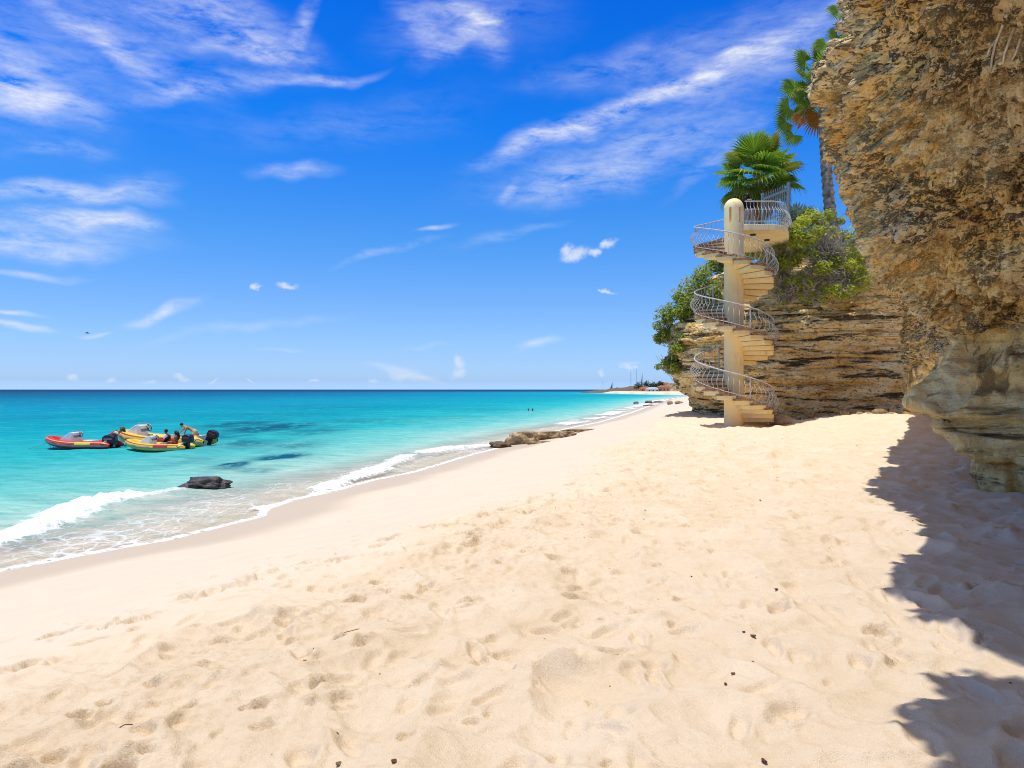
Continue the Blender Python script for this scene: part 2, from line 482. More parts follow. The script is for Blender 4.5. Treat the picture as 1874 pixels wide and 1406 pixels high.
# tracks running along the berm, with broken browner edges
def on_ground(px, py, z=1.45):
    Y = (EYE - z) * FPX / (py - 713); return (px - 937) / FPX * Y, Y
track = [(20, 1215), (60, 1200), (110, 1135), (225, 1120), (262, 1100), (345, 1077), (372, 1078), (430, 1062), (480, 1050), (512, 1040), (560, 1035), (583, 1025), (600, 1023), (690, 1000), (720, 985), (760, 980),
         (800, 962), (840, 955), (890, 938), (935, 930), (960, 918), (985, 912), (1010, 905), (1040, 890), (905, 960), (1060, 880), (1090, 870), (870, 985), (850, 1000), (930, 965), (980, 940)]
for k, (px, py) in enumerate(track):
    cx, cy = on_ground(px + rng.normal(0, 14), py, 1.42)
    scarp(cx, cy, rng.normal(1.0, 0.15), rng.uniform(.10, .34) * (0.7 + cy / 18), rng.uniform(.02, .055) * (0.8 + cy / 30), k, .25)
big = [(635, 1145, .15, .075), (215, 1365, .17, .075), (655, 1065, .15, .045), (470, 1265, .10, .035), (590, 1225, .11, .045), (185, 1240, .10, .04), (345, 1250, .09, .03), (280, 1215, .11, .03), (365, 1180, .1, .03),
       (520, 1105, .13, .03), (700, 1050, .12, .035), (860, 1080, .13, .035), (930, 1215, .07, .04), (1050, 1080, .11, .04), (1040, 1040, .12, .03), (1610, 1150, .13, .04), (1640, 1220, .14, .03),
       (1800, 1185, .10, .03), (880, 1175, .13, .025), (1780, 1090, .11, .03), (30, 1370, .12, .045), (100, 1330, .12, .04), (260, 1305, .11, .03), (400, 1130, .12, .03), (150, 1270, .1, .03), (600, 1070, .12, .035), (755, 1075, .12, .03), (690, 1035, .12, .035)]
for k, (px, py, L, dep) in enumerate(big):
    cx, cy = on_ground(px, py, 1.58)
    scarp(cx, cy, rng.normal(0.2, 0.5), L, dep, 50 + k)
for k in range(760):                      # small broken clods all over the damp half of the beach
    for _ in range(20):
        cx = rng.uniform(-4, 10); cy = 2.5 + 30 * rng.random() ** 1.2
        d = float(shore_dist(np.array([cx]), np.array([cy]))[0])
        if 8.0 < d < 8.6 + 6.5 * rng.random() ** 2 and rng.random() < 1.0: break
    scarp(cx, cy, rng.normal(0.6, 0.7), rng.uniform(.05, .12) * (0.8 + cy / 22), rng.uniform(.012, .03) * (0.8 + cy / 40), 100 + k)

rings = np.concatenate([[0.05, 0.7], np.geomspace(1.4, 22, 900), np.geomspace(22, 60, 150)[1:], np.geomspace(60, 300, 60)[1:], np.geomspace(300, 40000, 60)[1:]])
x, y, f = polar_grid(rings, angle_list(-40, 41, 0.155, 6.0))
d = shore_dist(x, y)
z = beach_z(x, y, d)
r = np.hypot(x, y)
P2 = np.stack([x, y, np.zeros_like(x)], 1)
walk = sstep(7.6, 9.6, d + 0.7 * vnoise(P2 * 0.5, 3))
near = 1 - sstep(25, 90, r)
lo = r < 130
def where_lo(fn):
    out = np.zeros_like(x); out[lo] = fn(P2[lo]); return out
# trampled dry sand: overlapping shallow bowls with soft ridges between them
def bowls(p):
    q = p + 0.10 * np.stack([vnoise(p * 3, 31), vnoise(p * 3, 32), 0 * p[:, 0]], 1)
    a1, a2 = worley(q * 2.3, 5, 2); b1, b2 = worley(q * 4.6 + 3.3, 9, 2); c1, _ = worley(q * np.array([1.15, 1.5, 1]) + 7.7, 15, 2)
    m = 0.5 + 0.5 * vnoise(p * 0.8, 77)
    return 0.046 * np.minimum(a1, 1.2) ** 2 * (0.35 + m) + 0.017 * np.minimum(b1, 1.2) ** 2 * (1.4 - m) + 0.05 * np.minimum(c1, 1.2) ** 2 - 0.03
und = where_lo(lambda p: bowls(p))
soft = where_lo(lambda p: 0.012 * fbm(p * 1.4, 3, 41) + 0.0045 * fbm(p * 9, 4, 43, .6))
broad = where_lo(lambda p: 0.05 * fbm(p * 0.22, 3, 45))
clod = where_lo(lambda p: .030 * np.maximum(vnoise(p * 11, 51) * .6 + vnoise(p * 23, 52) * .4 - .30, 0) * sstep(.05, .45, vnoise(p * 1.3, 53) + .25) + .012 * np.maximum(vnoise(p * 30, 54) - .45, 0)) * (1 - .65 * sstep(9, 14, d))
gx = (x - GX0) / GRES; gy = (y - GY0) / GRES
inside = (gx > 1) & (gx < GNX - 2) & (gy > 1) & (gy < GNY - 2)
det = np.zeros_like(x); brk = np.zeros_like(x)
gi = np.floor(gy[inside]).astype(int); gj = np.floor(gx[inside]).astype(int); ty = gy[inside] - gi; tx = gx[inside] - gj
det[inside] = (detail[gi, gj] * (1 - ty) * (1 - tx) + detail[gi, gj + 1] * (1 - ty) * tx + detail[gi + 1, gj] * ty * (1 - tx) + detail[gi + 1, gj + 1] * ty * tx)
brk[inside] = np.clip(broken[gi, gj], 0, 1)
flatk = sstep(1.5, 5.5, d)
z = z + near * (walk * (und * 2.3 + 1.3 * soft + clod) + (1 - walk) * 0.10 * soft) + broad * flatk * near + det
wet = 1 - sstep(1.3, 2.9, d + 0.5 * vnoise(P2 * 0.35, 12))
wet = np.where(d < 0, sstep(-2.2, -.2, d), wet)
damp = walk * (1 - sstep(8.5, 12.5, d + 1.2 * vnoise(P2 * 0.4, 19)))
me = mesh_np('beach', np.stack([x, y, z], 1), f, {'wet': wet, 'walk': walk, 'damp': damp, 'broken': brk})
m_sand, g = material('beach_sand')
p = g.pos()
wetA = g.attr('wet'); walkA = g.attr('walk'); dampA = g.attr('damp')
n1 = g.noise(p, 1.3, 5, .6); n2 = g.noise(p, 240.0, 2, .6); n3 = g.noise(p, 14.0, 5, .65)
dry = g.mix(g.rng(n1, .35, .65), (.76, .59, .395), (.81, .65, .46))
dry = g.mix(g.m('MULTIPLY', g.rng(n3, .5, .72), g.m('ADD', 0.12, g.m('MULTIPLY', dampA, 0.5))), dry, (.60, .42, .24))
dry = g.mix(g.m('MULTIPLY', g.attr('broken'), g.rng(g.noise(p, 42.0, 5, .75), .47, .58)), dry, (.60, .44, .26))
dry = g.mix(g.rng(n2, .58, .80, 0, .28), dry, (.42, .30, .19))
dry = g.mix(g.rng(n2, .20, .36, .20, 0), dry, (.88, .76, .58))
smoothc = g.mix(g.rng(n1, .3, .7), (.66, .535, .40), (.69, .57, .43))
base = g.mix(walkA, smoothc, dry)
base = g.mix(wetA, base, (.545, .435, .315))
grain = g.m('ADD', g.m('MULTIPLY', n2, 0.6), g.m('ADD', g.m('MULTIPLY', g.noise(p, 60.0, 5, .7), 0.9), g.m('MULTIPLY', n3, 1.2)))
bstr = g.m('MULTIPLY', g.m('SUBTRACT', 1.0, wetA), g.m('ADD', 0.2, g.m('MULTIPLY', walkA, 0.6)))
bn = g.n('ShaderNodeBump', Distance=0.012, Height=grain); g.set(bn.inputs['Strength'], bstr)
surface(g, principled(g, base, g.rng(wetA, 0, 1, .95, .5), bn.outputs[0], 0.03))
tag(link('beach', me, m_sand, smooth=True), kind='structure')
SAND_D = (x, y, z)

# ---------------------------------------------------------------- sea
def polyline_field(x, y, pts):
    """distance to a polyline and the signed side"""
    best = np.full(x.shape, 1e9)
    for (ax, ay), (bx, by) in zip(pts[:-1], pts[1:]):
        ex, ey = bx - ax, by - ay
        t = np.clip(((x - ax) * ex + (y - ay) * ey) / (ex * ex + ey * ey), 0, 1)
        best = np.minimum(best, np.hypot(x - ax - t * ex, y - ay - t * ey))
    return best
def sea_px(px, py, z=0.02):
    Y = (EYE - z) * FPX / (py - 713); return ((px - 937) / FPX * Y, Y)
rings = np.concatenate([np.geomspace(7.0, 174, 370), np.geomspace(174, 60000, 80)[1:]])
x, y, f = polar_grid(rings, angle_list(-48, 22, 0.15, 4.0))
d = shore_dist(x, y)
keepf = (d[f] < 1.2).any(1); f = f[keepf]
used_v = np.unique(f); remap = np.full(len(x), -1); remap[used_v] = np.arange(len(used_v))
x, y, d, f = x[used_v], y[used_v], d[used_v], remap[f]
r = np.hypot(x, y)
P2 = np.stack([x, y, np.zeros_like(x)], 1)
off = np.maximum(-d, 0)
lo = r < 220
def where_lo(fn):
    out = np.zeros_like(x); out[lo] = fn(P2[lo]); return out
amp = sstep(0.2, 10, off)
warp = where_lo(lambda p: 1.5 * vnoise(p * 0.12, 81))
Q = np.stack([x * 0.45 + y * 0.30 + warp, y * 0.55 - x * 0.18, np.zeros_like(x)], 1)
chop = where_lo(lambda p: 0.075 * fbm(Q[lo] * 0.85, 5, 61, 0.58)) * amp
swell = where_lo(lambda p: 0.05 * np.sin((off[lo] * 1.05 + 1.6 * vnoise(p * 0.25, 71)) )) * sstep(1, 6, off) * (1 - sstep(10, 40, off))
# breaking crests
c1 = [sea_px(*q) for q in [(-160, 1035), (-60, 1003), (0, 986), (45, 972), (85, 958), (118, 942), (150, 928), (200, 915)]]
c2 = [sea_px(*q) for q in [(500, 928), (560, 910), (610, 890), (650, 876), (690, 860), (725, 846), (750, 836)]]
c3 = [sea_px(*q) for q in [(140, 935), (200, 915), (260, 907), (330, 899)]]
c4 = [sea_px(*q) for q in [(780, 828), (830, 820), (880, 817), (905, 815)]]
f1, f2, f3, f4 = [polyline_field(x, y, c) for c in (c1, c2, c3, c4)]
rag = where_lo(lambda p: fbm(p * 1.1, 4, 95)); f1 = np.maximum(f1 + .38 * rag, 0); f2 = np.maximum(f2 + .35 * rag, 0)
crest = 0.15 * np.exp(-(f1 / .5) ** 2) + 0.11 * np.exp(-(f2 / .55) ** 2) + 0.12 * np.exp(-(f3 / .6) ** 2) + 0.10 * np.exp(-(f4 / .8) ** 2)
rough = where_lo(lambda p: fbm(p * 3.2, 4, 91))
z = 0.02 + chop + swell + crest * (1 + 0.5 * rough)
seabed = np.interp(d, _d, _z)
z = np.where(off < 1.0, np.maximum(z * sstep(0, 1.0, off), 0) + 0.012, z)
# white water: solid on the crests, lacy behind them, a thin lip at the water's edge
foam = ((0.62 + .45 * rag) * np.exp(-(f1 / .60) ** 2) + 0.36 * np.exp(-(f1 / 1.3) ** 2)) * sstep(12, 15, -x + 4) + 0.72 * np.exp(-(f2 / .6) ** 2) + 0.50 * np.exp(-(f3 / .45) ** 2) + 0.8 * np.exp(-(f4 / 1.0) ** 2)
s_al = where_lo(lambda p: vnoise(p * 0.35, 101))
lace = sstep(7.0, 2.5, off + 1.5 * s_al) * (0.31 + 0.14 * s_al)
far_shore = sstep(60, 110, r)
rim = 0.8 * np.exp(-((off - 0.06) / (.07 + 0.0017 * r)) ** 2) + 0.40 * np.exp(-((off - 1.6 - 0.5 * s_al) / .25) ** 2) + 0.8 * np.exp(-((off - 2.5) / (1.5)) ** 2) * sstep(50, 75, r) * (1 - sstep(250, 500, r)) * (0.6 + s_al)
foam = np.maximum(np.maximum(foam, lace), rim)
# weed and rock patches on the seabed, seen through the clear water
reef = np.zeros_like(x)
for px, py, rx, ry, w in [(500, 782, 70, 7, .75), (440, 776, 60, 6, .6), (580, 788, 60, 6, .4), (515, 836, 42, 5, .85), (425, 853, 28, 6, .85), (470, 860, 30, 5, .35), (400, 800, 60, 6, .45), (450, 812, 70, 7, .45), (350, 845, 60, 8, .22),
                          (540, 815, 50, 6, .35), (650, 770, 120, 5, .25), (500, 760, 160, 5, .22), (250, 772, 90, 5, .2), (800, 765, 120, 4, .15), (60, 765, 120, 5, .15), (620, 745, 200, 4, .2), (890, 750, 90, 3, .15)]:
    cx, cy = sea_px(px, py); sx = rx / FPX * cy; sy = 1.35 * ry * cy * cy / ((EYE) * FPX)
    reef = np.maximum(reef, w * np.exp(-((x - cx) / sx) ** 2 - ((y - cy) / sy) ** 2))
me = mesh_np('sea', np.stack([x, y, z], 1), f, {'off': off, 'foam': foam, 'reef': reef, 'deep': y})
m_sea, g = material('sea_water')
p = g.pos()
offA = g.attr('off'); foamA = g.attr('foam'); reefA = g.attr('reef'); yA = g.attr('deep')
wob = g.noise(g.mapping(p, scale=(.05, .11, 1)), 1.0, 4, .6)
offw = g.m('MULTIPLY', offA, g.rng(wob, .25, .75, .75, 1.25))
lg = g.m('DIVIDE', g.m('LOGARITHM', g.m('ADD', offw, 1.0), 10.0), 3.6)       # 0 at the edge, 1 at 4 km
col = g.ramp(lg, [(0.0, (.70, .66, .54)), (.10, (.68, .70, .60)), (.20, (.36, .58, .48)), (.27, (.16, .53, .46)), (.36, (.025, .42, .41)), (.44, (.003, .32, .37)), (.56, (.002, .24, .35)), (.68, (.002, .115, .23)), (.80, (.002, .048, .14)), (1.0, (.002, .018, .07))])
rn = g.noise(g.mapping(p, scale=(.9, .35, 1)), 1.0, 5, .65)
col = g.mix(g.m('MULTIPLY', g.m('MULTIPLY', reefA, 1.75), g.rng(rn, .30, .52), clamp=True), col, (.006, .10, .16))
streak = g.noise(g.mapping(p, rot=(0, 0, R(8)), scale=(.10, .55, 1)), 1.0, 5, .7)
col = g.mix(g.m('MULTIPLY', g.rng(streak, .50, .70), g.rng(lg, .25, .45, 0, .40)), col, (.004, .27, .37))
col = g.mix(g.m('MULTIPLY', g.rng(streak, .46, .30), g.rng(lg, .2, .40, .05, .22)), col, (.16, .62, .56))
hc = g.noise(g.mapping(p, rot=(0, 0, R(-10)), scale=(.55, 1.5, 1)), 1.0, 6, .68, .5)
col = g.mix(g.rng(hc, .34, .66, .0, 1.0), g.mix(1.0, col, (.70, .84, .88), 'MULTIPLY'), g.mix(1.0, col, (1.5, 1.12, 1.10), 'MULTIPLY'))  # light and dark of the ripples put into the water colour
h1 = g.noise(g.mapping(p, rot=(0, 0, R(-12)), scale=(1.3, 2.6, 1)), 1.0, 6, .62, .4)
h2 = g.noise(g.mapping(p, rot=(0, 0, R(20)), scale=(7, 11, 1)), 1.0, 4, .6, .3)
h = g.m('ADD', h1, g.m('MULTIPLY', h2, .18))
bstr = g.rng(lg, .08, .35, .25, .85)
bn = g.n('ShaderNodeBump', Distance=0.16, Height=h); g.set(bn.inputs['Strength'], bstr)
wd = g.n('ShaderNodeBsdfDiffuse', Color=col, Normal=g.bump(h, 1.0, .22))
wg = g.n('ShaderNodeBsdfGlossy', Color=(1, 1, 1, 1), Roughness=.14, Normal=bn.outputs[0])
fz = g.n('ShaderNodeLayerWeight', Blend=.5); g.set(fz.inputs['Normal'], bn.outputs[0])
refl = g.m('ADD', .010, g.m('MULTIPLY', g.m('POWER', fz.outputs['Facing'], 5.0), .05))   # wind-roughened sea: little mirror even at a low angle
water = g.n('ShaderNodeMixShader'); g.set(water.inputs[0], refl); g.set(water.inputs[1], wd); g.set(water.inputs[2], wg)
tr = g.n('ShaderNodeBsdfTransparent', Color=(.93, .99, .97, 1))
alpha = g.rng(offA, 0.3, 5.0, .22, .97)
wmix = g.n('ShaderNodeMixShader'); g.set(wmix.inputs[0], alpha); g.set(wmix.inputs[1], tr); g.set(wmix.inputs[2], water.outputs[0])
# foam
fd = g.vm('ADD', p, g.vm('SCALE', g.n('ShaderNodeTexNoise', Scale=1.6, Detail=3.0, Vector=p).outputs['Color'], .55))
vo = g.n('ShaderNodeTexVoronoi', {'feature': 'DISTANCE_TO_EDGE'}, Scale=2.1); g.set(vo.inputs['Vector'], g.mapping(fd, rot=(0, 0, R(25)), scale=(1.0, .62, 1)))
vo2 = g.n('ShaderNodeTexVoronoi', {'feature': 'DISTANCE_TO_EDGE'}, Scale=5.2); g.set(vo2.inputs['Vector'], fd)
cell = g.m('MULTIPLY', g.m('MINIMUM', vo.outputs[0], g.m('ADD', vo2.outputs[0], .03)), 3.0)
fn = g.noise(p, 5.0, 6, .7); fn2 = g.noise(g.mapping(p, rot=(0, 0, R(25)), scale=(.5, 1.4, 1)), 1.0, 5, .65)
thr = g.m('ADD', g.m('MULTIPLY', cell, .46), g.m('ADD', g.m('MULTIPLY', fn, .30), g.m('MULTIPLY', fn2, .44)))
fac = g.rng(g.m('SUBTRACT', foamA, thr), -.16, .20, 0, 1, True)
fb = g.bump(g.m('ADD', fn, g.m('MULTIPLY', g.noise(p, 18, 4, .6), .4)), .6, .08)
foamS = principled(g, (.86, .88, .87), .75, fb, .2)
sm = g.n('ShaderNodeMixShader'); g.set(sm.inputs[0], g.m('MULTIPLY', fac, .88)); g.set(sm.inputs[1], wmix); g.set(sm.inputs[2], foamS)
surface(g, sm)
tag(link('sea', me, m_sea, smooth=True), kind='structure')

# ---------------------------------------------------------------- cliffs
def catmull(c, n, axis):
    """resample control array along an axis with Catmull-Rom"""
    c = np.moveaxis(np.asarray(c, float), axis, 0); m = c.shape[0]
    pad = np.concatenate([2 * c[:1] - c[1:2], c, 2 * c[-1:] - c[-2:-1]])
    t = np.linspace(0, m - 1 - 1e-9, n) if np.isscalar(n) else np.asarray(n)
    i = np.minimum(np.floor(t).astype(int), m - 2); u = (t - i).reshape((-1,) + (1,) * (c.ndim - 1))
    p0, p1, p2, p3 = pad[i], pad[i + 1], pad[i + 2], pad[i + 3]
    out = 0.5 * (2 * p1 + (p2 - p0) * u + (2 * p0 - 5 * p1 + 4 * p2 - p3) * u ** 2 + (3 * p1 - p0 - 3 * p2 + p3) * u ** 3)
    return np.moveaxis(out, 0, axis)
def loft(ctrl, nu, nv):
    return catmull(catmull(ctrl, nu, 0), nv, 1)
def grid_normals(Pg):
    du = np.gradient(Pg, axis=0); dv = np.gradient(Pg, axis=1)
    n = np.cross(du, dv); n /= np.linalg.norm(n, axis=2, keepdims=True) + 1e-12
    return n
def grid_faces(nu, nv, flip=False):
    idx = np.arange(nu * nv).reshape(nu, nv)
    f = np.stack([idx[:-1, :-1], idx[1:, :-1], idx[1:, 1:], idx[:-1, 1:]], -1).reshape(-1, 4)
    return f[:, ::-1] if flip else f
def strata(zz, seed, tmin, tmax, depth):
    """bedded rock: layers of uneven thickness standing out or worn back, grooves between"""
    rr = np.random.default_rng(seed); b = [-3.0]
    while b[-1] < 20: b.append(b[-1] + tmin + (tmax - tmin) * rr.random() ** 1.6)
    b = np.array(b); offs = rr.uniform(-1, .8, len(b))
    i = np.clip(np.searchsorted(b, zz) - 1, 0, len(b) - 2)
    fr = (zz - b[i]) / (b[i + 1] - b[i])
    w = np.clip((b[i + 1] - b[i]) / tmax, .25, 1)
    prof = 1 - np.abs(2 * fr - 1) ** 5
    nxt = np.where(fr > .5, np.minimum(i + 1, len(b) - 1), np.maximum(i - 1, 0))
    blend = sstep(.38, .5, np.abs(fr - .5)) * .5
    o = offs[i] * (1 - blend) + offs[nxt] * blend
    return depth * o + depth * .9 * w * (prof - 1)

near_ctrl = [
 # A far end
 [(19.5, 36, .6), (19.3, 35.5, 1.9), (19.2, 35, 2.6), (19, 34.6, 3.3), (18.8, 34, 4.5), (18.2, 33, 5.6), (17.2, 31.6, 6.3), (16.5, 30.6, 7.3), (16.7, 30.6, 9), (17.4, 31.5, 10.8), (24, 38, 11.2)],
 [(15.0, 24, .6), (15.0, 24, 1.9), (14.9, 24, 2.6), (14.7, 24, 3.3), (14.3, 24, 4.5), (13.7, 24, 5.6), (12.7, 23.5, 6.2), (11.8, 23, 7.2), (12.1, 23, 9), (13.2, 24, 10.8), (20, 28, 11.3)],
 [(11.7, 18, .6), (11.7, 18, 1.9), (11.6, 18, 2.5), (11.4, 18, 3.2), (11.1, 18, 4.3), (10.6, 18.1, 5.2), (9.7, 18.4, 6.0), (9.05, 18.6, 7.2), (9.3, 18.6, 9), (10.4, 18.8, 11), (17, 21, 11.5)],
 [(8.2, 12.6, .6), (8.2, 12.6, 1.8), (7.85, 12.7, 2.35), (7.3, 13, 2.95), (8.0, 13, 4.1), (7.45, 13.2, 5.2), (6.6, 13.8, 6.2), (6.3, 14, 7.5), (6.95, 14, 8.8), (7.8, 14.4, 11), (14, 17, 11.6)],
 [(7.0, 11.1, .6), (6.97, 11.1, 1.7), (6.88, 11.2, 2.15), (6.6, 11.55, 2.9), (7.45, 11.75, 4.1), (6.7, 11.5, 5.0), (5.6, 11.4, 6.2), (4.97, 11.4, 7.5), (5.62, 11.5, 8.4), (6.6, 12.2, 10.4), (12, 15, 11.6)],
 [(7.7, 10.3, .6), (7.65, 10.3, 1.7), (7.55, 10.3, 2.2), (7.35, 10.6, 3.0), (8.2, 10.6, 4.2), (7.2, 10, 4.85), (5.6, 9.2, 6.2), (4.3, 8.6, 7.6), (4.6, 8.7, 8.6), (5.6, 9.2, 10.5), (12, 11, 11.7)],
 [(9.3, 8.6, .6), (9.25, 8.6, 1.7), (9.2, 8.6, 2.2), (8.9, 8.7, 3), (9.4, 8.4, 4.3), (7.6, 7.8, 5.0), (5, 7.0, 6.4), (3.05, 6.45, 7.9), (3.4, 6.6, 8.9), (4.6, 6.8, 10.5), (12, 7, 11.7)],
 [(10, 5.5, .6), (9.9, 5.5, 1.7), (9.8, 5.5, 2.2), (9.5, 5.5, 3), (9.8, 5.4, 4.3), (7.8, 5.3, 5.0), (5.2, 5.1, 6.4), (3.0, 5.0, 7.9), (3.3, 5.0, 8.9), (4.5, 5, 10.5), (12, 5, 11.7)],
 [(10, 2, .6), (9.9, 2, 1.7), (9.8, 2, 2.2), (9.6, 2, 3), (9.8, 2, 4.3), (8.2, 2.3, 5.0), (6.2, 2.6, 6.4), (4.3, 2.8, 7.9), (4.5, 2.8, 8.9), (5.4, 2.5, 10.5), (12, 2, 11.7)],
 [(10, -8, .6), (9.9, -8, 1.7), (9.8, -8, 2.2), (9.6, -8, 3), (9.8, -8, 4.3), (8.6, -8, 5.0), (7.2, -8, 6.4), (6, -8, 7.9), (6.2, -8, 8.9), (7, -8, 10.5), (12, -8, 11.7)]]
_sh = np.array([0, 0, 0, 0, 0, .30, .85, 1.0, 1.0, .7, 0])
near_ctrl = np.array(near_ctrl, float)
near_ctrl[:, :, 0] += -.52 * _sh[None, :]; near_ctrl[:, :, 1] += -1.35 * _sh[None, :]
_ex = np.array([0, 0, 0, 0, 0, .22, .62, .60, .45, .2])
near_ctrl[:, :, 0] -= _ex[:, None] * _sh[None, :]
# the seaward nose stands almost upright, so the high sun rakes down it
near_ctrl[3, 5:10] = [(6.85, 12.8, 5.2), (6.38, 12.6, 5.9), (5.85, 12.5, 7.3), (5.9, 12.7, 8.8), (6.9, 13.2, 11)]
near_ctrl[4, 5:10] = [(5.75, 10.8, 5.15), (5.12, 10.25, 6.0), (4.47, 10.05, 7.3), (4.9, 10.3, 8.4), (5.9, 11.2, 10.4)]
near_ctrl[5, 5:10] = [(6.1, 9.4, 4.9), (4.5, 8.2, 5.9), (3.75, 7.45, 7.2), (4.0, 7.6, 8.6), (5.1, 8.4, 10.5)]
# finer steps where the picture sees the rock large
u_par = np.concatenate([np.linspace(0, 2, 100, endpoint=False), np.linspace(2, 3, 110, endpoint=False), np.linspace(3, 6.2, 350, endpoint=False), np.linspace(6.2, 9, 40)])
v_par = np.concatenate([np.linspace(0.5, 1, 16, endpoint=False), np.linspace(1, 8, 440, endpoint=False), np.linspace(8, 9, 50, endpoint=False), np.linspace(9, 10, 16)])
Pg = catmull(catmull(near_ctrl, u_par, 0), v_par, 1)
N = grid_normals(Pg)
if N[300, 200, 0] > 0: N = -N
nu, nv = Pg.shape[:2]
P = Pg.reshape(-1, 3); Nf = N.reshape(-1, 3)
ped = sstep(4.35, 4.05, P[:, 2] + 0.22 * vnoise(P * .8, 4))             # pale wave-worn foot
dip = np.stack([P[:, 0] * .85, P[:, 1] * .85, (P[:, 2] - 0.22 * P[:, 1] * 0.3 - .18 * P[:, 0]) * 1.9], 1)
big_n = fbm(P * .55, 4, 201)
mid_n = fbm(dip * 1.1, 5, 211, .6)
rid = ridged(dip * 1.7, 4, 221)
w1, w2 = worley(dip * 2.2 + 0.35 * np.stack([vnoise(P * 3, 1), vnoise(P * 3, 2), vnoise(P * 3, 3)], 1), 231)
w3, _ = worley(dip * 5.2 + 0.3 * np.stack([vnoise(P * 7, 1), vnoise(P * 7, 2), vnoise(P * 7, 3)], 1), 241)
w5, _ = worley(dip * 9.5 + 0.3 * np.stack([vnoise(P * 11, 1), vnoise(P * 11, 2), vnoise(P * 11, 3)], 1), 243)
fine = fbm(P * 9, 4, 251, .6)
bedup = strata(dip[:, 2] / 1.9 + .12 * mid_n, 12, .10, .5, 1.0)
up = -.12 + .34 * big_n + .34 * mid_n + .20 * rid + .15 * bedup - .24 * sstep(.36, .20, w1) * sstep(-.4, .2, big_n + mid_n) - .12 * sstep(.42, .24, w3) - .045 * sstep(.42, .22, w5) + .11 * fine
up = np.where(up > .18, .18 + (up - .18) * .45, up)
# lower part: massive blocks with joints over thin beds near the sand
jz = P[:, 2] + .10 * fbm(P * .6, 3, 261) + .10 * (P[:, 0] - 7)
beds = strata(jz, 5, .14, .62, 1.0)
joint = np.abs(vnoise(np.stack([P[:, 0] * 1.1 + P[:, 2] * .5, P[:, 1] * 1.1, np.floor(jz * 1.4) * 5.1], 1), 271))
low_bed = sstep(3.05, 2.7, jz)
hollow, _ = worley(P * np.array([.9, .9, .55]) + 4.2, 281)
lowd = -.10 + .15 * fbm(P * 1.1, 4, 291) + .16 * (1 - low_bed) * ridged(P * np.array([1.3, 1.3, .35]), 3, 297) + (.07 + .17 * low_bed) * beds - .12 * low_bed * sstep(.10, .0, joint) - .24 * (1 - low_bed) * sstep(.5, .22, hollow) + .035 * fbm(P * 5, 4, 293) + .015 * fine
disp = up * (1 - ped) + lowd * ped
fade = np.ones((nu, nv)); fade *= sstep(9.9, 9.2, v_par)[None, :] * .7 + .3
P = P + Nf * (disp * fade.ravel())[:, None]
pit = (1 - ped) * (.6 * sstep(.32, .10, w1) + .6 * sstep(.40, .14, w3)) 
me = mesh_np('near_cliff', P, grid_faces(nu, nv), {'pale': ped, 'pit': np.clip(pit, 0, 1), 'bed': beds})
m_rock, g = material('weathered_limestone')
p = g.pos()
pale = g.attr('pale'); pitA = g.attr('pit'); bedA = g.attr('bed')
dipv = g.mapping(p, rot=(R(-12), R(14), 0), scale=(1, 1, 1.9))
a = g.noise(dipv, .9, 6, .62, .5); b = g.noise(dipv, 3.2, 7, .68, .8); c = g.noise(dipv, 11, 5, .66); e = g.noise(g.mapping(p, (3, 7, 1)), .5, 4, .55)
gold = g.ramp(g.m('ADD', g.m('MULTIPLY', a, .55), g.m('MULTIPLY', b, .45)), [(.30, (.26, .13, .035)), (.39, (.66, .36, .10)), (.47, (.90, .57, .19)), (.57, (.95, .73, .36)), (.70, (.95, .85, .58))])  # palest tones stand in for sunlit facets, spread by noise
gold = g.mix(g.rng(e, .45, .62, 0, .7), gold, g.ramp(b, [(.3, (.46, .31, .15)), (.5, (.78, .58, .33)), (.7, (.94, .82, .58))]))
lz = g.noise(g.mapping(p, (9, 1, 4), rot=(R(-12), R(14), 0), scale=(1, 1, 2.2)), 2.9, 8, .75, 1.1)
zl = g.n('ShaderNodeSeparateXYZ', Vector=p).outputs[2]
belt = g.m('MULTIPLY', g.m('MULTIPLY', g.rng(zl, 4.5, 5.0), g.rng(zl, 7.0, 5.9)), .014)      # black crust thickened low on the overhang, standing in for its shaded underside
lich = g.m('MULTIPLY', g.rng(g.m('ADD', belt, g.m('ADD', g.m('MULTIPLY', lz, .72), g.m('MULTIPLY', c, .28))), .49, .525), g.rng(g.noise(g.mapping(p, (9, 1, 4)), .6, 5, .6), .36, .54, .45, 1))
gold = g.mix(g.m('MULTIPLY', lich, .92), gold, g.mix(c, (.03, .023, .017), (.10, .075, .05)))
f_ = g.noise(dipv, 24, 5, .7)
gold = g.mix(g.rng(c, .60, .66, 0, .85), gold, (.05, .036, .024))  # black flecks put into the colour for shaded crevices
gold = g.mix(g.rng(f_, .62, .68, 0, .8), gold, (.07, .05, .032))
gold = g.mix(g.rng(f_, .45, .36, 0, .7), gold, (.93, .80, .56))
white = g.ramp(g.noise(g.mapping(p, scale=(1.2, 1.2, .7)), 1.4, 6, .62, .6), [(.26, (.50, .25, .06)), (.38, (.88, .52, .15)), (.47, (.96, .68, .27)), (.62, (.96, .79, .42))])
white = g.mix(g.rng(g.noise(g.mapping(p, scale=(1, 1, 3.5)), 1.1, 5, .6), .52, .64, 0, .8), white, (.62, .40, .14))
white = g.mix(g.m('MULTIPLY', g.rng(g.noise(g.mapping(p, scale=(.8, .8, 3.2)), 2.6, 6, .7), .55, .66), g.rng(p if False else g.n('ShaderNodeSeparateXYZ', Vector=p).outputs[2], 2.9, 2.0)), white, (.075, .06, .045))
white = g.mix(g.rng(c, .60, .72, 0, .55), white, (.13, .10, .075))
zc = g.n('ShaderNodeSeparateXYZ', Vector=p).outputs[2]
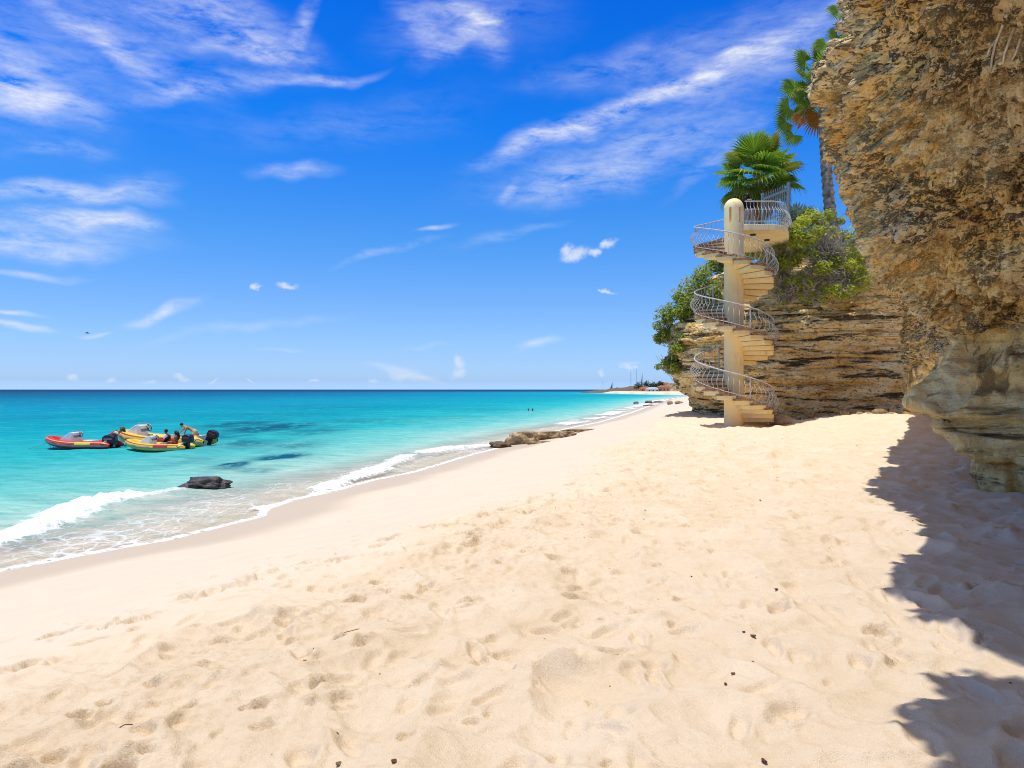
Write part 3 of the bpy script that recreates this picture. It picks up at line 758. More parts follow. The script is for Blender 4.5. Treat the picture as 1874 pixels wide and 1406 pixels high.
flute = g.noise(g.mapping(p, (2, 5, 0), scale=(2.0, 2.0, .55)), 1.0, 6, .66, 1.0)
white = g.mix(g.m('MULTIPLY', g.rng(flute, .53, .60), g.rng(zc, 2.6, 3.2)), white, g.mix(c, (.20, .12, .045), (.55, .36, .15)))
band = g.noise(g.mapping(p, (1, 1, 1), rot=(R(-4), R(5), 0), scale=(.5, .5, 5.0)), 1.0, 6, .7, .4)
white = g.mix(g.m('MULTIPLY', g.rng(band, .52, .60), g.rng(zc, 3.1, 2.7, .25, .95)), white, g.mix(c, (.035, .026, .018), (.40, .24, .08)))
white = g.mix(g.rng(f_, .63, .72, 0, .6), white, (.10, .075, .05))
base = g.mix(pale, gold, white)
hb = g.m('ADD', g.m('MULTIPLY', b, 1.0), g.m('ADD', g.m('MULTIPLY', c, .55), g.m('MULTIPLY', g.noise(p, 34, 5, .65), .35)))
nb = g.bump(hb, .9, .09)
surface(g, principled(g, base, .92, nb, .12))
tag(link('near_cliff', me, m_rock, smooth=True), kind='structure')
near_P = P.reshape(nu, nv, 3)

mid_ctrl = [
 [(17, 60, .4), (17, 60, 1.7), (16.8, 60, 2.5), (16.4, 60, 3.5), (16, 60, 5), (16, 60, 6.4), (16.6, 60, 7.4), (17.6, 60, 8.4), (20, 61, 9.8), (30, 64, 10.6)],
 [(13.2, 49, .4), (13.1, 49, 1.7), (12.6, 49, 2.5), (11.8, 49, 3.5), (11.3, 49, 5), (11.3, 49, 6.4), (12, 49, 7.3), (13, 49.6, 8.4), (16, 51, 9.8), (28, 56, 10.6)],
 [(11.6, 43.6, .4), (11.4, 43.4, 1.7), (10.9, 43.2, 2.5), (9.95, 43, 3.4), (9.4, 42.8, 5), (9.6, 42.8, 6.3), (10.3, 43, 7.2), (11.2, 44, 8.3), (13.2, 46.5, 9.8), (26, 52, 10.6)],
 [(12.6, 41.2, .4), (12.4, 40.8, 1.7), (11.9, 40.2, 2.5), (11.2, 39.8, 3.5), (10.8, 39.4, 5), (10.9, 39.4, 6.4), (11.2, 39.8, 7.5), (11.8, 40.6, 8.6), (13, 42.5, 9.9), (25, 48, 10.6)],
 [(14.2, 38.7, .4), (14.1, 38.4, 1.7), (13.9, 37.9, 2.5), (13.6, 37.4, 3.5), (13.4, 37.1, 5), (13.5, 37.1, 6.6), (13.6, 37.4, 7.8), (13.6, 38.0, 9.0), (13.8, 39.2, 10.35), (24, 46, 10.7)],
 [(16.6, 37.2, .4), (16.5, 36.9, 1.7), (16.3, 36.5, 2.5), (16.2, 36.2, 3.5), (16.1, 36, 5), (16.1, 35.9, 6.6), (16.2, 36.0, 7.9), (16.4, 36.5, 9.2), (16.8, 37.8, 10.5), (24, 44, 11)],
 [(19.5, 36.2, .4), (19.4, 36, 1.7), (19.2, 35.7, 2.5), (19, 35.5, 3.5), (18.9, 35.3, 5), (18.9, 35.2, 6.6), (18.9, 35.2, 8.0), (19.1, 35.6, 9.4), (19.6, 36.6, 10.9), (25, 42, 11.3)],
 [(25, 35.8, .4), (25, 35.7, 1.7), (24.8, 35.5, 2.5), (24.6, 35.3, 3.5), (24.5, 35.2, 5), (24.5, 35.1, 6.6), (24.5, 35.1, 8.2), (24.7, 35.4, 9.6), (25, 36.4, 11.1), (29, 41, 11.5)]]
u_par = np.concatenate([np.linspace(0, 2, 70, endpoint=False), np.linspace(2, 6, 350, endpoint=False), np.linspace(6, 7, 30)])
v_par = np.concatenate([np.linspace(.5, 1, 10, endpoint=False), np.linspace(1, 6, 270, endpoint=False), np.linspace(6, 8, 40, endpoint=False), np.linspace(8, 9, 12)])
Pg = catmull(catmull(mid_ctrl, u_par, 0), v_par, 1)
N = grid_normals(Pg)
if N[250, 150, 1] > 0: N = -N
nu, nv = Pg.shape[:2]; P = Pg.reshape(-1, 3); Nf = N.reshape(-1, 3)
run = np.stack([P[:, 0] * .35, P[:, 1] * .35, P[:, 2] * .5], 1)
zz = P[:, 2] + .16 * fbm(run, 3, 301) + .02 * (P[:, 0] - 15)
b1 = strata(zz, 24, .22, 1.25, 1.0); b2 = strata(zz * 1.0 + .08 * vnoise(P * 2, 8), 33, .09, .32, 1.0)
keepb = .5 + .5 * sstep(-.4, .3, fbm(np.stack([P[:, 0] * .5, P[:, 1] * .5, P[:, 2] * 1.2], 1), 3, 311))
bite = sstep(.15, .6, fbm(np.stack([P[:, 0] * .9, P[:, 1] * .9, zz * 3.2], 1), 4, 321))
topz = sstep(7.4, 8.4, P[:, 2])
disp = (.40 * b1 * keepb + .07 * b2 * keepb - .26 * bite * keepb) * (1 - topz) + .30 * fbm(P * .5, 4, 331) + .10 * fbm(P * np.array([2, 2, 3.5]), 4, 341) + .03 * fbm(P * 7, 3, 351)
P = P + Nf * disp[:, None]
me = mesh_np('layered_cliff', P, grid_faces(nu, nv), {'bed': b1, 'bite': bite})
m_bed, g = material('bedded_limestone')
p = g.pos(); bedA = g.attr('bed'); biteA = g.attr('bite')
hv = g.mapping(g.vm('ADD', p, g.vm('SCALE', g.n('ShaderNodeTexNoise', Scale=.9, Detail=4.0, Vector=p).outputs['Color'], .8)), scale=(.6, .6, 2.1))
a = g.noise(hv, .8, 6, .64, .6); b = g.noise(hv, 2.4, 7, .68, .5); c = g.noise(g.mapping(p, scale=(1, 1, 1.7)), 6, 6, .68); e = g.noise(p, .45, 5, .6)
col = g.ramp(g.m('ADD', g.m('MULTIPLY', a, .5), g.m('MULTIPLY', b, .5)), [(.30, (.30, .14, .035)), (.39, (.72, .41, .12)), (.47, (.90, .60, .23)), (.56, (.95, .76, .41)), (.68, (.95, .87, .62))])
col = g.mix(g.m('MULTIPLY', g.rng(b, .53, .60), g.rng(e, .42, .58, .05, .9)), col, (.06, .046, .032))
col = g.mix(g.rng(c, .565, .63, 0, .9), col, (.05, .036, .024))
bb = g.noise(g.mapping(p, (4, 2, 9), scale=(.30, .30, 2.9)), 1.0, 7, .72, .3)
col = g.mix(g.rng(bb, .535, .575, 0, .92), col, (.045, .034, .024))
col = g.mix(g.m('MULTIPLY', g.rng(bb, .40, .34), g.rng(b, .45, .55)), col, (.90, .80, .62))
col = g.mix(g.m('MULTIPLY', g.rng(c, .44, .34), g.rng(e, .5, .38)), col, (.76, .68, .56))
nb = g.bump(g.m('ADD', g.m('MULTIPLY', b, 1.0), g.m('ADD', c, g.m('MULTIPLY', g.noise(p, 20, 4, .65), .3))), 1.0, .11)
surface(g, principled(g, col, .93, nb, .1))
tag(link('layered_cliff', me, m_bed, smooth=True), kind='structure')
mid_P = P.reshape(nu, nv, 3)
# ---------------------------------------------------------------- plain materials
def simple(name, color, rough=.6, spec=.3, var=.12, scale=6.0, bump=0.0, metal=0.0):
    m, g = material(name)
    v = g.objco()
    n = g.noise(v, scale, 5, .6)
    dark = tuple(c * (1 - 1.6 * var) for c in color); light = tuple(min(1, c * (1 + var)) for c in color)
    col = g.mix(g.rng(n, .35, .65), dark, light)
    nb = g.bump(g.noise(v, scale * 6, 4, .6), bump, .02) if bump else None
    p = principled(g, col, rough, nb, spec)
    p.inputs['Metallic'].default_value = metal
    surface(g, p)
    return m
def stucco():
    m, g = material('cream_stucco')
    v = g.pos()
    n = g.noise(v, 1.6, 5, .6); st = g.noise(g.mapping(v, scale=(5, 5, .7)), 1.0, 6, .65); sp = g.noise(v, 9, 5, .7)
    col = g.mix(g.rng(n, .35, .65), (.90, .69, .33), (.93, .77, .44))
    col = g.mix(g.rng(st, .55, .76, 0, .45), col, (.56, .40, .19))
    col = g.mix(g.rng(g.noise(g.mapping(v, (7, 3, 0), scale=(9, 9, .9)), 1.0, 5, .7), .60, .70, 0, .6), col, (.36, .19, .08))
    col = g.mix(g.rng(sp, .66, .74, 0, .7), col, (.45, .30, .15))
    surface(g, principled(g, col, .9, g.bump(g.noise(v, 40, 4, .6), .25, .01), .15))
    return m
m_cream = stucco()
m_stone = simple('terracotta_stone', (.34, .20, .10), .9, .15, .45, 9, .6)
m_rail = simple('grey_painted_iron', (.52, .50, .47), .5, .4, .18, 14, 0)
m_gate = simple('blue_grey_painted_steel', (.15, .215, .25), .5, .4, .12, 5)
m_dark = simple('dark_fixture', (.05, .05, .05), .5)

def leafmat(name, c1, c2, c3=None, rough=.5, trans=.35):
    m, g = material(name)
    rnd = g.n('ShaderNodeAttribute', {'attribute_name': 'tone'}).outputs['Fac']
    col = g.mix(rnd, c1, c2)
    if c3: col = g.mix(g.rng(rnd, .86, .97), col, c3)
    p = principled(g, col, rough, None, .3)
    tr = g.n('ShaderNodeBsdfTranslucent'); g.set(tr.inputs['Color'], g.mix(1.0, col, (1.15, 1.3, .7), 'MULTIPLY'))
    mx = g.n('ShaderNodeMixShader'); g.set(mx.inputs[0], trans); g.set(mx.inputs[1], p); g.set(mx.inputs[2], tr)
    surface(g, mx)
    return m

# ---------------------------------------------------------------- spiral staircase
CX, CY = 9.99, 32.0
ZB = ground_at(CX, CY) + 0.0
RISE, STEP, START, NT = 0.2, 24.0, 26.0, 44
stair = empty('spiral_staircase', (CX, CY, ZB))
tag(stair, 'cream concrete spiral staircase with round domed column and curved grey railing', 'staircase')
def stair_column():
    na = 96; zs = [-0.8, 0.0, .6, 2, 4, 6, 8, 9.06, 9.74, 9.78]; rc = .425; dome = 9.79
    rows = [(rc, z) for z in zs] + [(rc * math.cos(a), dome + rc * math.sin(a)) for a in [R(q) for q in (12, 25, 38, 50, 62, 74, 84, 89.5)]]
    slots = set()
    for k in range(6):
        c0 = int(round((-127.5 + 60 * k) / 3.75)) % na
        for q in (-2, -1, 0, 1): slots.add((c0 + q) % na)
    mb = MB(); vs = []; fs = []
    for r_, z_ in rows:
        for k in range(na): vs.append((r_ * math.cos(R(3.75 * k)), r_ * math.sin(R(3.75 * k)), z_))
    off = len(vs); r2 = rc - .13; iz = (7, 8)
    for z_ in (zs[7], zs[8]):
        for k in range(na): vs.append((r2 * math.cos(R(3.75 * k)), r2 * math.sin(R(3.75 * k)), z_))
    for i in range(len(rows) - 1):
        for k in range(na):
            k2 = (k + 1) % na
            if i == 7 and k in slots:
                fs.append((off + k, off + k2, off + na + k2, off + na + k))
                fs.append((i * na + k, i * na + k2, off + k2, off + k)); fs.append((off + na + k, off + na + k2, (i + 1) * na + k2, (i + 1) * na + k))
                if (k - 1) % na not in slots: fs.append((i * na + k, off + k, off + na + k, (i + 1) * na + k))
                if (k + 1) % na not in slots: fs.append((i * na + k2, (i + 1) * na + k2, off + na + k2, off + k2))
            else: fs.append((i * na + k, i * na + k2, (i + 1) * na + k2, (i + 1) * na + k))
    fs.append(tuple((len(rows) - 1) * na + k for k in range(na)))
    mb.add(vs, fs)
    o = mb.build('column', m_cream, stair)
    o.data.polygons.foreach_set('use_smooth', [len(p.vertices) == 4 and abs(p.normal.z) < .99 for p in o.data.polygons])
    try: o.data.set_sharp_from_angle(angle=R(35))
    except Exception: pass
stair_column()
def wedge(r0, r1, half, z0, z1, seg=4):
    """ring sector centred on +x"""
    mb = MB(); vs = []
    angs = [R(-half + 2 * half * k / seg) for k in range(seg + 1)]
    for z_ in (z0, z1):
        for r_ in (r0, r1): vs += [(r_ * math.cos(a), r_ * math.sin(a), z_) for a in angs]
    n = seg + 1; fs = []
    for k in range(seg):
        fs.append((k + 1, k, n + k, n + k + 1)); fs.append((2 * n + k, 2 * n + k + 1, 3 * n + k + 1, 3 * n + k))
        fs.append((k, k + 1, 2 * n + k + 1, 2 * n + k)); fs.append((n + k + 1, n + k, 3 * n + k, 3 * n + k + 1))
    fs.append((0, 2 * n, 3 * n, n)); fs.append((n - 1, 2 * n - 1, 4 * n - 1, 3 * n - 1))
    return mb.add(vs, fs)
tread_me = wedge(.40, 1.70, 13.6, -.245, -.065).mesh('tread'); tread_me.materials.append(m_cream)
slab_mes = []
for q in range(3):
    rr = random.Random(q); mb = MB(); n_ = 3                       # three weathered stone slabs side by side along the step
    a = wedge(.41, 1.76 + .02 * q, 15.0, -.065, 0.0)
    vs = [(x + rr.uniform(-.012, .012), y + rr.uniform(-.012, .012), z + (rr.uniform(-.006, .002) if z > -.01 else 0)) for x, y, z in a.v]
    mb.add(vs, a.f); me = mb.mesh('stone_slab'); me.materials.append(m_stone); slab_mes.append(me)
for n in range(NT):
    t = link('tread', tread_me, None, stair)
    t.location = (0, 0, RISE * (n + 1)); t.rotation_euler = (0, 0, R(START - STEP * n))
    s = link('stone_slab', slab_mes[n % 3], None, t)
# helical rails and bellied bars
def helix(r_, dz, a0, a1, step=4.0):
    """a in degrees climbed from the first step"""
    pts = []
    a = a0
    while a <= a1 + 1e-6:
        th = R(START - a); z_ = RISE * (a / STEP + 1) + dz
        pts.append((r_ * math.cos(th), r_ * math.sin(th), z_)); a += step
    return pts
A_END = STEP * (NT - 1) + 8
MB().tube(helix(1.72, 1.00, 14, A_END), .028, 6).build('handrail', m_rail, stair, True)
MB().tube(helix(1.70, .13, 14, A_END), .018, 6).build('bottom_rail', m_rail, stair, True)
bal = [(1.70, .0), (1.70, .13), (1.77, .22), (1.87, .34), (1.91, .46), (1.87, .58), (1.77, .69), (1.70, .79), (1.695, .90), (1.72, 1.0)]
bal_me = MB().tube([(r_, 0, z_) for r_, z_ in bal], .0115, 5, False).mesh('baluster'); bal_me.materials.append(m_rail)
bal_me.polygons.foreach_set('use_smooth', [True] * len(bal_me.polygons))
a = 18.0
while a < A_END:
    b = link('baluster', bal_me, None, stair)
    b.location = (0, 0, RISE * (a / STEP + 1)); b.rotation_euler = (0, 0, R(START - a)); a += 7.2
for a in (14, 110, 290, 470, 640, 800):
    th = R(START - a); z_ = RISE * (a / STEP + 1)
    MB().tube([(1.71 * math.cos(th), 1.71 * math.sin(th), z_ - .13), (1.71 * math.cos(th), 1.71 * math.sin(th), z_ + 1.02)], .03, 8).build('rail_post', m_rail, stair)
# landing at the top
LZ = RISE * (NT + 1) + .0
land = [(.33, -.30), (1.75, -.30), (2.15, -.12), (2.55, .35), (3.3, 2.0), (4.2, 5.5), (1.75, 5.5), (.40, 2.2)]
lo_ = MB().prism(land, LZ - .27, LZ).build('landing', m_cream, stair, False, .03)
for q in ((1.05, .55), (2.1, 1.7)):
    MB().lathe([(.13, -.06), (.13, -.005)], 14).build('soffit_light', m_dark, lo_).location = (q[0], q[1], LZ - .27)
edge = [Vector((.42, -.24, 0)), Vector((1.72, -.24, 0)), Vector((2.1, -.07, 0)), Vector((2.48, .38, 0)), Vector((3.2, 1.95, 0)), Vector((3.9, 4.6, 0))]
MB().tube([(v.x, v.y, LZ + 1.03) for v in edge], .026, 6).build('handrail', m_rail, lo_)
MB().tube([(v.x, v.y, LZ + .14) for v in edge], .017, 6).build('bottom_rail', m_rail, lo_)
MB().tube([(v.x, v.y, LZ + .68) for v in edge], .010, 6).build('middle_rail', m_rail, lo_)
bs = MB().tube([(0, -(r_ - 1.70), z_ + .02) for r_, z_ in bal], .013, 5, False).mesh('baluster'); bs.materials.append(m_rail)
for v0, v1 in zip(edge[:-1], edge[1:]):
    L = (v1 - v0).length; k = max(1, int(round(L / .155)))
    for j in range(k):
        p = v0.lerp(v1, (j + .5) / k)
        o = link('baluster', bs, None, lo_); o.location = (p.x, p.y, LZ); o.rotation_euler = (0, 0, math.atan2(v1.y - v0.y, v1.x - v0.x))
LANDZ = ZB + LZ

# security gate on the landing
p0, p1 = Vector((12.55, 35.6, LANDZ)), Vector((13.15, 33.75, LANDZ))
gate = empty('metal_gate', (p0 + p1) / 2, math.atan2(p1.y - p0.y, p1.x - p0.x))
tag(gate, 'blue grey spiked metal gate standing at the top landing of the spiral stairs', 'gate')
gl = (p1 - p0).length; GH = 2.3
for sx in (-1, 1): MB().box((sx * gl / 2, 0, GH / 2 + .08), (.10, .10, GH + .16)).build('gate_post', m_gate, gate)
for z_, h_ in ((.18, .07), (GH - .16, .11), (1.05, .06)): MB().box((0, 0, z_), (gl - .10, .05, h_)).build('gate_rail', m_gate, gate)
gb = MB(); gb.box((0, -.035, GH / 2), (.024, .024, GH - .05)); gb.add([(-.022, -.035, GH - .03), (.022, -.035, GH - .03), (0, -.013, GH - .03), (0, -.057, GH - .03), (0, -.035, GH + .16)], [(0, 2, 4), (2, 1, 4), (1, 3, 4), (3, 0, 4)])
gm = gb.mesh('gate_bar'); gm.materials.append(m_gate)
for k in range(14):
    o = link('gate_bar', gm, None, gate); o.location = (-gl / 2 + .12 + (gl - .24) * k / 13, 0, 0)

# ---------------------------------------------------------------- rocks
def ico(sub):
    bm = bmesh.new(); bmesh.ops.create_icosphere(bm, subdivisions=sub, radius=1.0)
    v = np.array([q.co[:] for q in bm.verts]); f = np.array([[q.index for q in fc.verts] for fc in bm.faces]); bm.free()
    return v, f
ICO4, ICO3, ICO5 = ico(4), ico(3), ico(6)
def rock(name, mat, loc, size, seed, rz=0., rough=.30, freq=1.6, ic=None, flat=0.0, parent=None):
    v, f = ic or ICO4
    p = v * np.array(size)
    n = fbm(v * freq + seed * 7.1, 4, seed) * rough + .35 * rough * ridged(v * freq * 2 + seed, 3, seed + 3)
    p = p * (1 + n)[:, None]
    if flat: p[:, 2] = np.where(p[:, 2] > flat * size[2], flat * size[2] + (p[:, 2] - flat * size[2]) * .25, p[:, 2])
    c, s = math.cos(rz), math.sin(rz)
    p = np.stack([p[:, 0] * c - p[:, 1] * s, p[:, 0] * s + p[:, 1] * c, p[:, 2]], 1)
    o = link(name, mesh_np(name, p, f), mat, parent, True); o.location = loc
    return o
def rockmat(name, c1, c2, c3, rough=.9, spec=.15):
    m, g = material(name)
    v = g.pos(); a = g.noise(v, 1.7, 6, .65); b = g.noise(v, 7, 6, .7)
    col = g.ramp(g.m('ADD', g.m('MULTIPLY', a, .5), g.m('MULTIPLY', b, .5)), [(.36, c1), (.5, c2), (.64, c3)])
    surface(g, principled(g, col, rough, g.bump(b, .9, .08), spec))
    return m
m_shore = rockmat('shore_rock', (.10, .07, .04), (.36, .25, .13), (.58, .44, .26))
m_shore_dark = rockmat('wet_shore_rock', (.05, .035, .025), (.16, .10, .055), (.34, .23, .13), .6, .3)
m_wet = rockmat('dark_wet_rock', (.018, .018, .028), (.06, .045, .045), (.19, .12, .075), .32, .5)
m_boulder = rockmat('grey_boulder', (.25, .17, .10), (.44, .32, .20), (.58, .45, .30))
def seat(px, py, Y, up=0.0):
    x = (px - 937) / FPX * Y; return (x, Y, ground_at(x, Y) + up)
tag(rock('boulder', m_boulder, seat(1428, 768, 32.2, .12), (.52, .45, .28), 3, .1, .12, 1.0), 'smooth rounded grey brown boulder lying at the foot of the spiral stairs', 'boulder')
G_R = 'low limestone rocks at the water line'
shore_list = [('dark wet knobbly rock at the seaward end of the beach ledge', m_shore_dark, 916, 39.0, (.60, .38, .26), 11, -.1),
              ('tallest brown block of the rock ledge reaching the surf', m_shore, 960, 41.0, (.82, .55, .52), 12, .15),
              ('long middle slab of the brown rock ledge on the beach', m_shore, 1000, 43.5, (1.25, .45, .36), 13, .25),
              ('small brown block at the landward end of the rock ledge', m_shore, 1037, 42.8, (.46, .36, .27), 14, .1),
              ('flat thin strip of rock trailing away from the beach ledge', m_shore, 1072, 46.5, (1.6, .35, .10), 15, .3),
              ('low orange brown shelf of rock in front of the ledge', m_shore, 985, 39.6, (.75, .25, .10), 16, .45)]
for lab, mt, px, Y, sz, sd, rz in shore_list:
    tag(rock('shore_rock', mt, seat(px, 0, Y, sz[2] * .42), sz, sd, rz, .42, 2.0, None, .8), lab, 'rock', G_R)
w = sea_px(381, 893); tag(rock('wet_rock', m_wet, (w[0], w[1], .10), (.66, .36, .24), 24, .25, .55, 1.3, None, 1.1), 'low black wet rock lying alone in the foamy shallows', 'rock')
for lab, px, Y, sz, sd in [('small dark rock in the white water far down the beach', 1187, 165, (.8, .6, .45), 31), ('lone dark rock left of the others in the far surf', 1164, 160, (.6, .4, .3), 32),
                           ('thin low rock on the far wet sand in front of the dark surf rocks', 1188, 140, (1.0, .4, .16), 33), ('long flat dark rock at the far water edge by the sand', 1204, 172, (1.5, .5, .28), 34),
                           ('reddish brown boulder on the far sand beside the cliff', 1226, 120, (.50, .45, .40), 35), ('pale fallen rock on the far sand under the cliff end', 1243, 110, (.65, .5, .28), 36)]:
    x_, y_, z_ = seat(px, 0, Y); tag(rock('far_rock', m_shore_dark if sd < 35 else m_shore, (x_, y_, max(z_, 0) + sz[2] * .45), sz, sd, .1, .3, 1.5, ICO3), lab, 'rock', 'rocks on the far beach')

for k, (px, Y, s_) in enumerate([(1480, 34.6, .22), (1502, 34.9, .14), (1545, 34.3, .26), (1571, 34.0, .15), (1610, 33.6, .30), (1632, 33.2, .17), (1462, 35.0, .12), (1590, 33.4, .12)]):
    x_, y_, z_ = seat(px, 0, Y); tag(rock('fallen_stone', m_boulder if k % 2 else m_shore, (x_, y_, z_ + s_ * .25), (s_ * 1.3, s_, s_ * .7), 60 + k, k * .7, .3, 1.5, ICO3), 'small stone lying on the sand at the foot of the layered cliff', 'stone', 'stones at the foot of the layered cliff')

# ---------------------------------------------------------------- bushes
m_leaf_yel = leafmat('yellow_green_leaf', (.32, .36, .03), (.54, .54, .075), (.52, .45, .16), .5, .45)
m_leaf_grn = leafmat('green_leaf', (.17, .23, .03), (.42, .46, .08), (.44, .38, .14), .5, .45)
m_twig = simple('grey_twigs', (.46, .41, .36), .9, .1, .35, 4)
m_palm_bark = simple('grey_palm_bark', (.34, .29, .24), .95, .1, .4, 5, .6)
m_bark = simple('brown_bark', (.17, .12, .08), .9, .1, .3, 6, .5)
def leaf_cloud(centres, radii, n, size, seed, droop=0.0):
    rr = np.random.default_rng(seed)
    k = rr.integers(0, len(centres), n)
    u = rr.standard_normal((n, 3)); u /= np.linalg.norm(u, axis=1, keepdims=True)
    rad = rr.random(n) ** .38
    c = np.array(centres)[k] + u * rad[:, None] * np.array(radii)[k]
    nrm = u * .6 + rr.standard_normal((n, 3)) * .55 + np.array([-.1, -.15, .65]); nrm /= np.linalg.norm(nrm, axis=1, keepdims=True)
    t = np.cross(nrm, rr.standard_normal((n, 3))); t /= np.linalg.norm(t, axis=1, keepdims=True); b = np.cross(nrm, t)
    s = size * rr.uniform(.6, 1.35, n)[:, None]
    v = np.stack([c - t * s, c + b * s * .48 + nrm * s * .1, c + t * s, c - b * s * .48 + nrm * s * .1], 1).reshape(-1, 3)
    f = np.arange(4 * n).reshape(n, 4)
    tone = np.repeat(np.clip(rr.normal(.45, .26, n) + .15 * rr.standard_normal(len(centres))[k], 0, 1), 4)
    return v, f, tone
def bush(name, label, group, loc, clumps, n, size, mat, seed, twigs=60, twig_r=.012, twig_len=1.0):
    root = empty(name, loc); tag(root, label, 'bush', group)
    cs = [c[:3] for c in clumps]; rs = [(c[3], c[3], c[3] * .8) for c in clumps]
    v, f, tone = leaf_cloud(cs, rs, n, size, seed)
    o = link('foliage', mesh_np('foliage', v, f, {'tone': tone}), mat, root)
    rr = random.Random(seed); mb = MB()
    for q in range(twigs):
        c = rr.choice(clumps); a = Vector((rr.uniform(-.25, .25), rr.uniform(.0, .5), -.35))
        e_ = Vector(c[:3]) + Vector([rr.gauss(0, .52) for _ in range(3)]) * c[3] * twig_len
        m1 = a.lerp(e_, .35) + Vector([rr.gauss(0, .12) for _ in range(3)]); m2 = a.lerp(e_, .7) + Vector([rr.gauss(0, .14) for _ in range(3)])
        mb.tube([a, m1, m2, e_], [twig_r * 1.5, twig_r * 1.2, twig_r, twig_r * .5], 4, False)
    mb.build('twigs', m_twig, root)
    return root
def clumps_of(seed, n, R_, sq=(1, 1, .8)):
    rr = random.Random(seed); out = []
    for k in range(n):
        d = Vector([rr.gauss(0, 1) for _ in range(3)]).normalized() * R_ * rr.random() ** .5
        out.append((d.x * sq[0], d.y * sq[1], d.z * sq[2], R_ * rr.uniform(.2, .46)))
    return out
GB1, GB2 = 'green bushes on the far cliff corner', 'bushes on the slope behind the stairs'
def pxl(px, py, Y): return at_px(px, py, Y)
for q, (lab, px, py, Y, R_, n) in enumerate([
        ('leafy green bush on the cliff top touching the left of the stair column', 1298, 530, 40.6, 1.5, 3400),
        ('dense green bush on the rim of the cliff corner left of the stairs', 1262, 568, 41.8, 1.6, 4000),
        ('green bush hanging down the seaward face of the cliff corner', 1238, 622, 42.0, 1.2, 2800),
        ('lowest straggly bush hanging off the cliff corner above the beach', 1226, 664, 42.3, .85, 1500),
        ('small outermost green bush sticking out over the sea side of the cliff', 1216, 608, 42.6, .85, 1500),
        ('small green bush behind the column between the middle flights of stairs', 1316, 562, 40.6, 1.0, 1800),
        ('bush behind the upper flight of the spiral stairs on the cliff top', 1330, 480, 43.5, 1.3, 2400)]):
    bush('cliff_bush', lab, GB1, pxl(px, py, Y), clumps_of(70 + q, 22, R_), int(n * 1.25), .10, m_leaf_grn, 70 + q, 190, .013, 1.25)
for q, (lab, px, py, Y, R_, n, tw, mt) in enumerate([
        ('yellow green bush right beside the top landing of the stairs', 1452, 440, 34.3, 1.35, 4200, 70, m_leaf_yel),
        ('yellow green bush on the cliff top under the bare palm trunk', 1496, 412, 35.4, 1.15, 2800, 60, m_leaf_yel),
        ('bare grey twiggy bush covering the slope below the palm trunk', 1520, 462, 34.6, 1.5, 700, 620, m_leaf_yel),
        ('yellow green bush low on the slope beside the overhanging cliff', 1548, 500, 34.0, 1.25, 2600, 160, m_leaf_yel),
        ('sparse leafy bush in the middle of the grey twigs on the slope', 1478, 520, 34.6, 1.05, 1300, 300, m_leaf_yel),
        ('dry grey bush just behind the upper railing of the spiral stairs', 1425, 480, 35.4, 1.2, 900, 420, m_leaf_yel),
        ('yellow green bush tucked between the palm trunk and the overhanging cliff', 1566, 448, 35.6, 1.1, 2200, 120, m_leaf_yel),
        ('dry twiggy bush low on the slope right of the middle flight of stairs', 1440, 528, 35.0, .95, 700, 380, m_leaf_yel),
        ('green bush seen through the railing below the top landing', 1388, 450, 37.0, 1.05, 1500, 120, m_leaf_yel)]):
    bush('slope_bush', lab, GB2, pxl(px, py, Y), clumps_of(90 + q, 22, R_, (1.05, .7, .9)), int(n * 1.1), .085, mt, 90 + q, int(tw * 1.3), .014, 1.3)
# an overhanging bush on the near cliff, out of the picture, shades the sand at the lower right
bush('overhanging_bush', 'leafy bush on the near cliff rim that throws the shadow at the lower right corner', None, (1.75, 2.85, 7.7),
     clumps_of(120, 12, .85, (1.3, .8, .6)) + [(1.4, .9, .4, .6), (1.0, .6, .2, .5), (.9, -.7, .1, .5)], 2600, .10, m_leaf_grn, 120, 14, .012, .7)

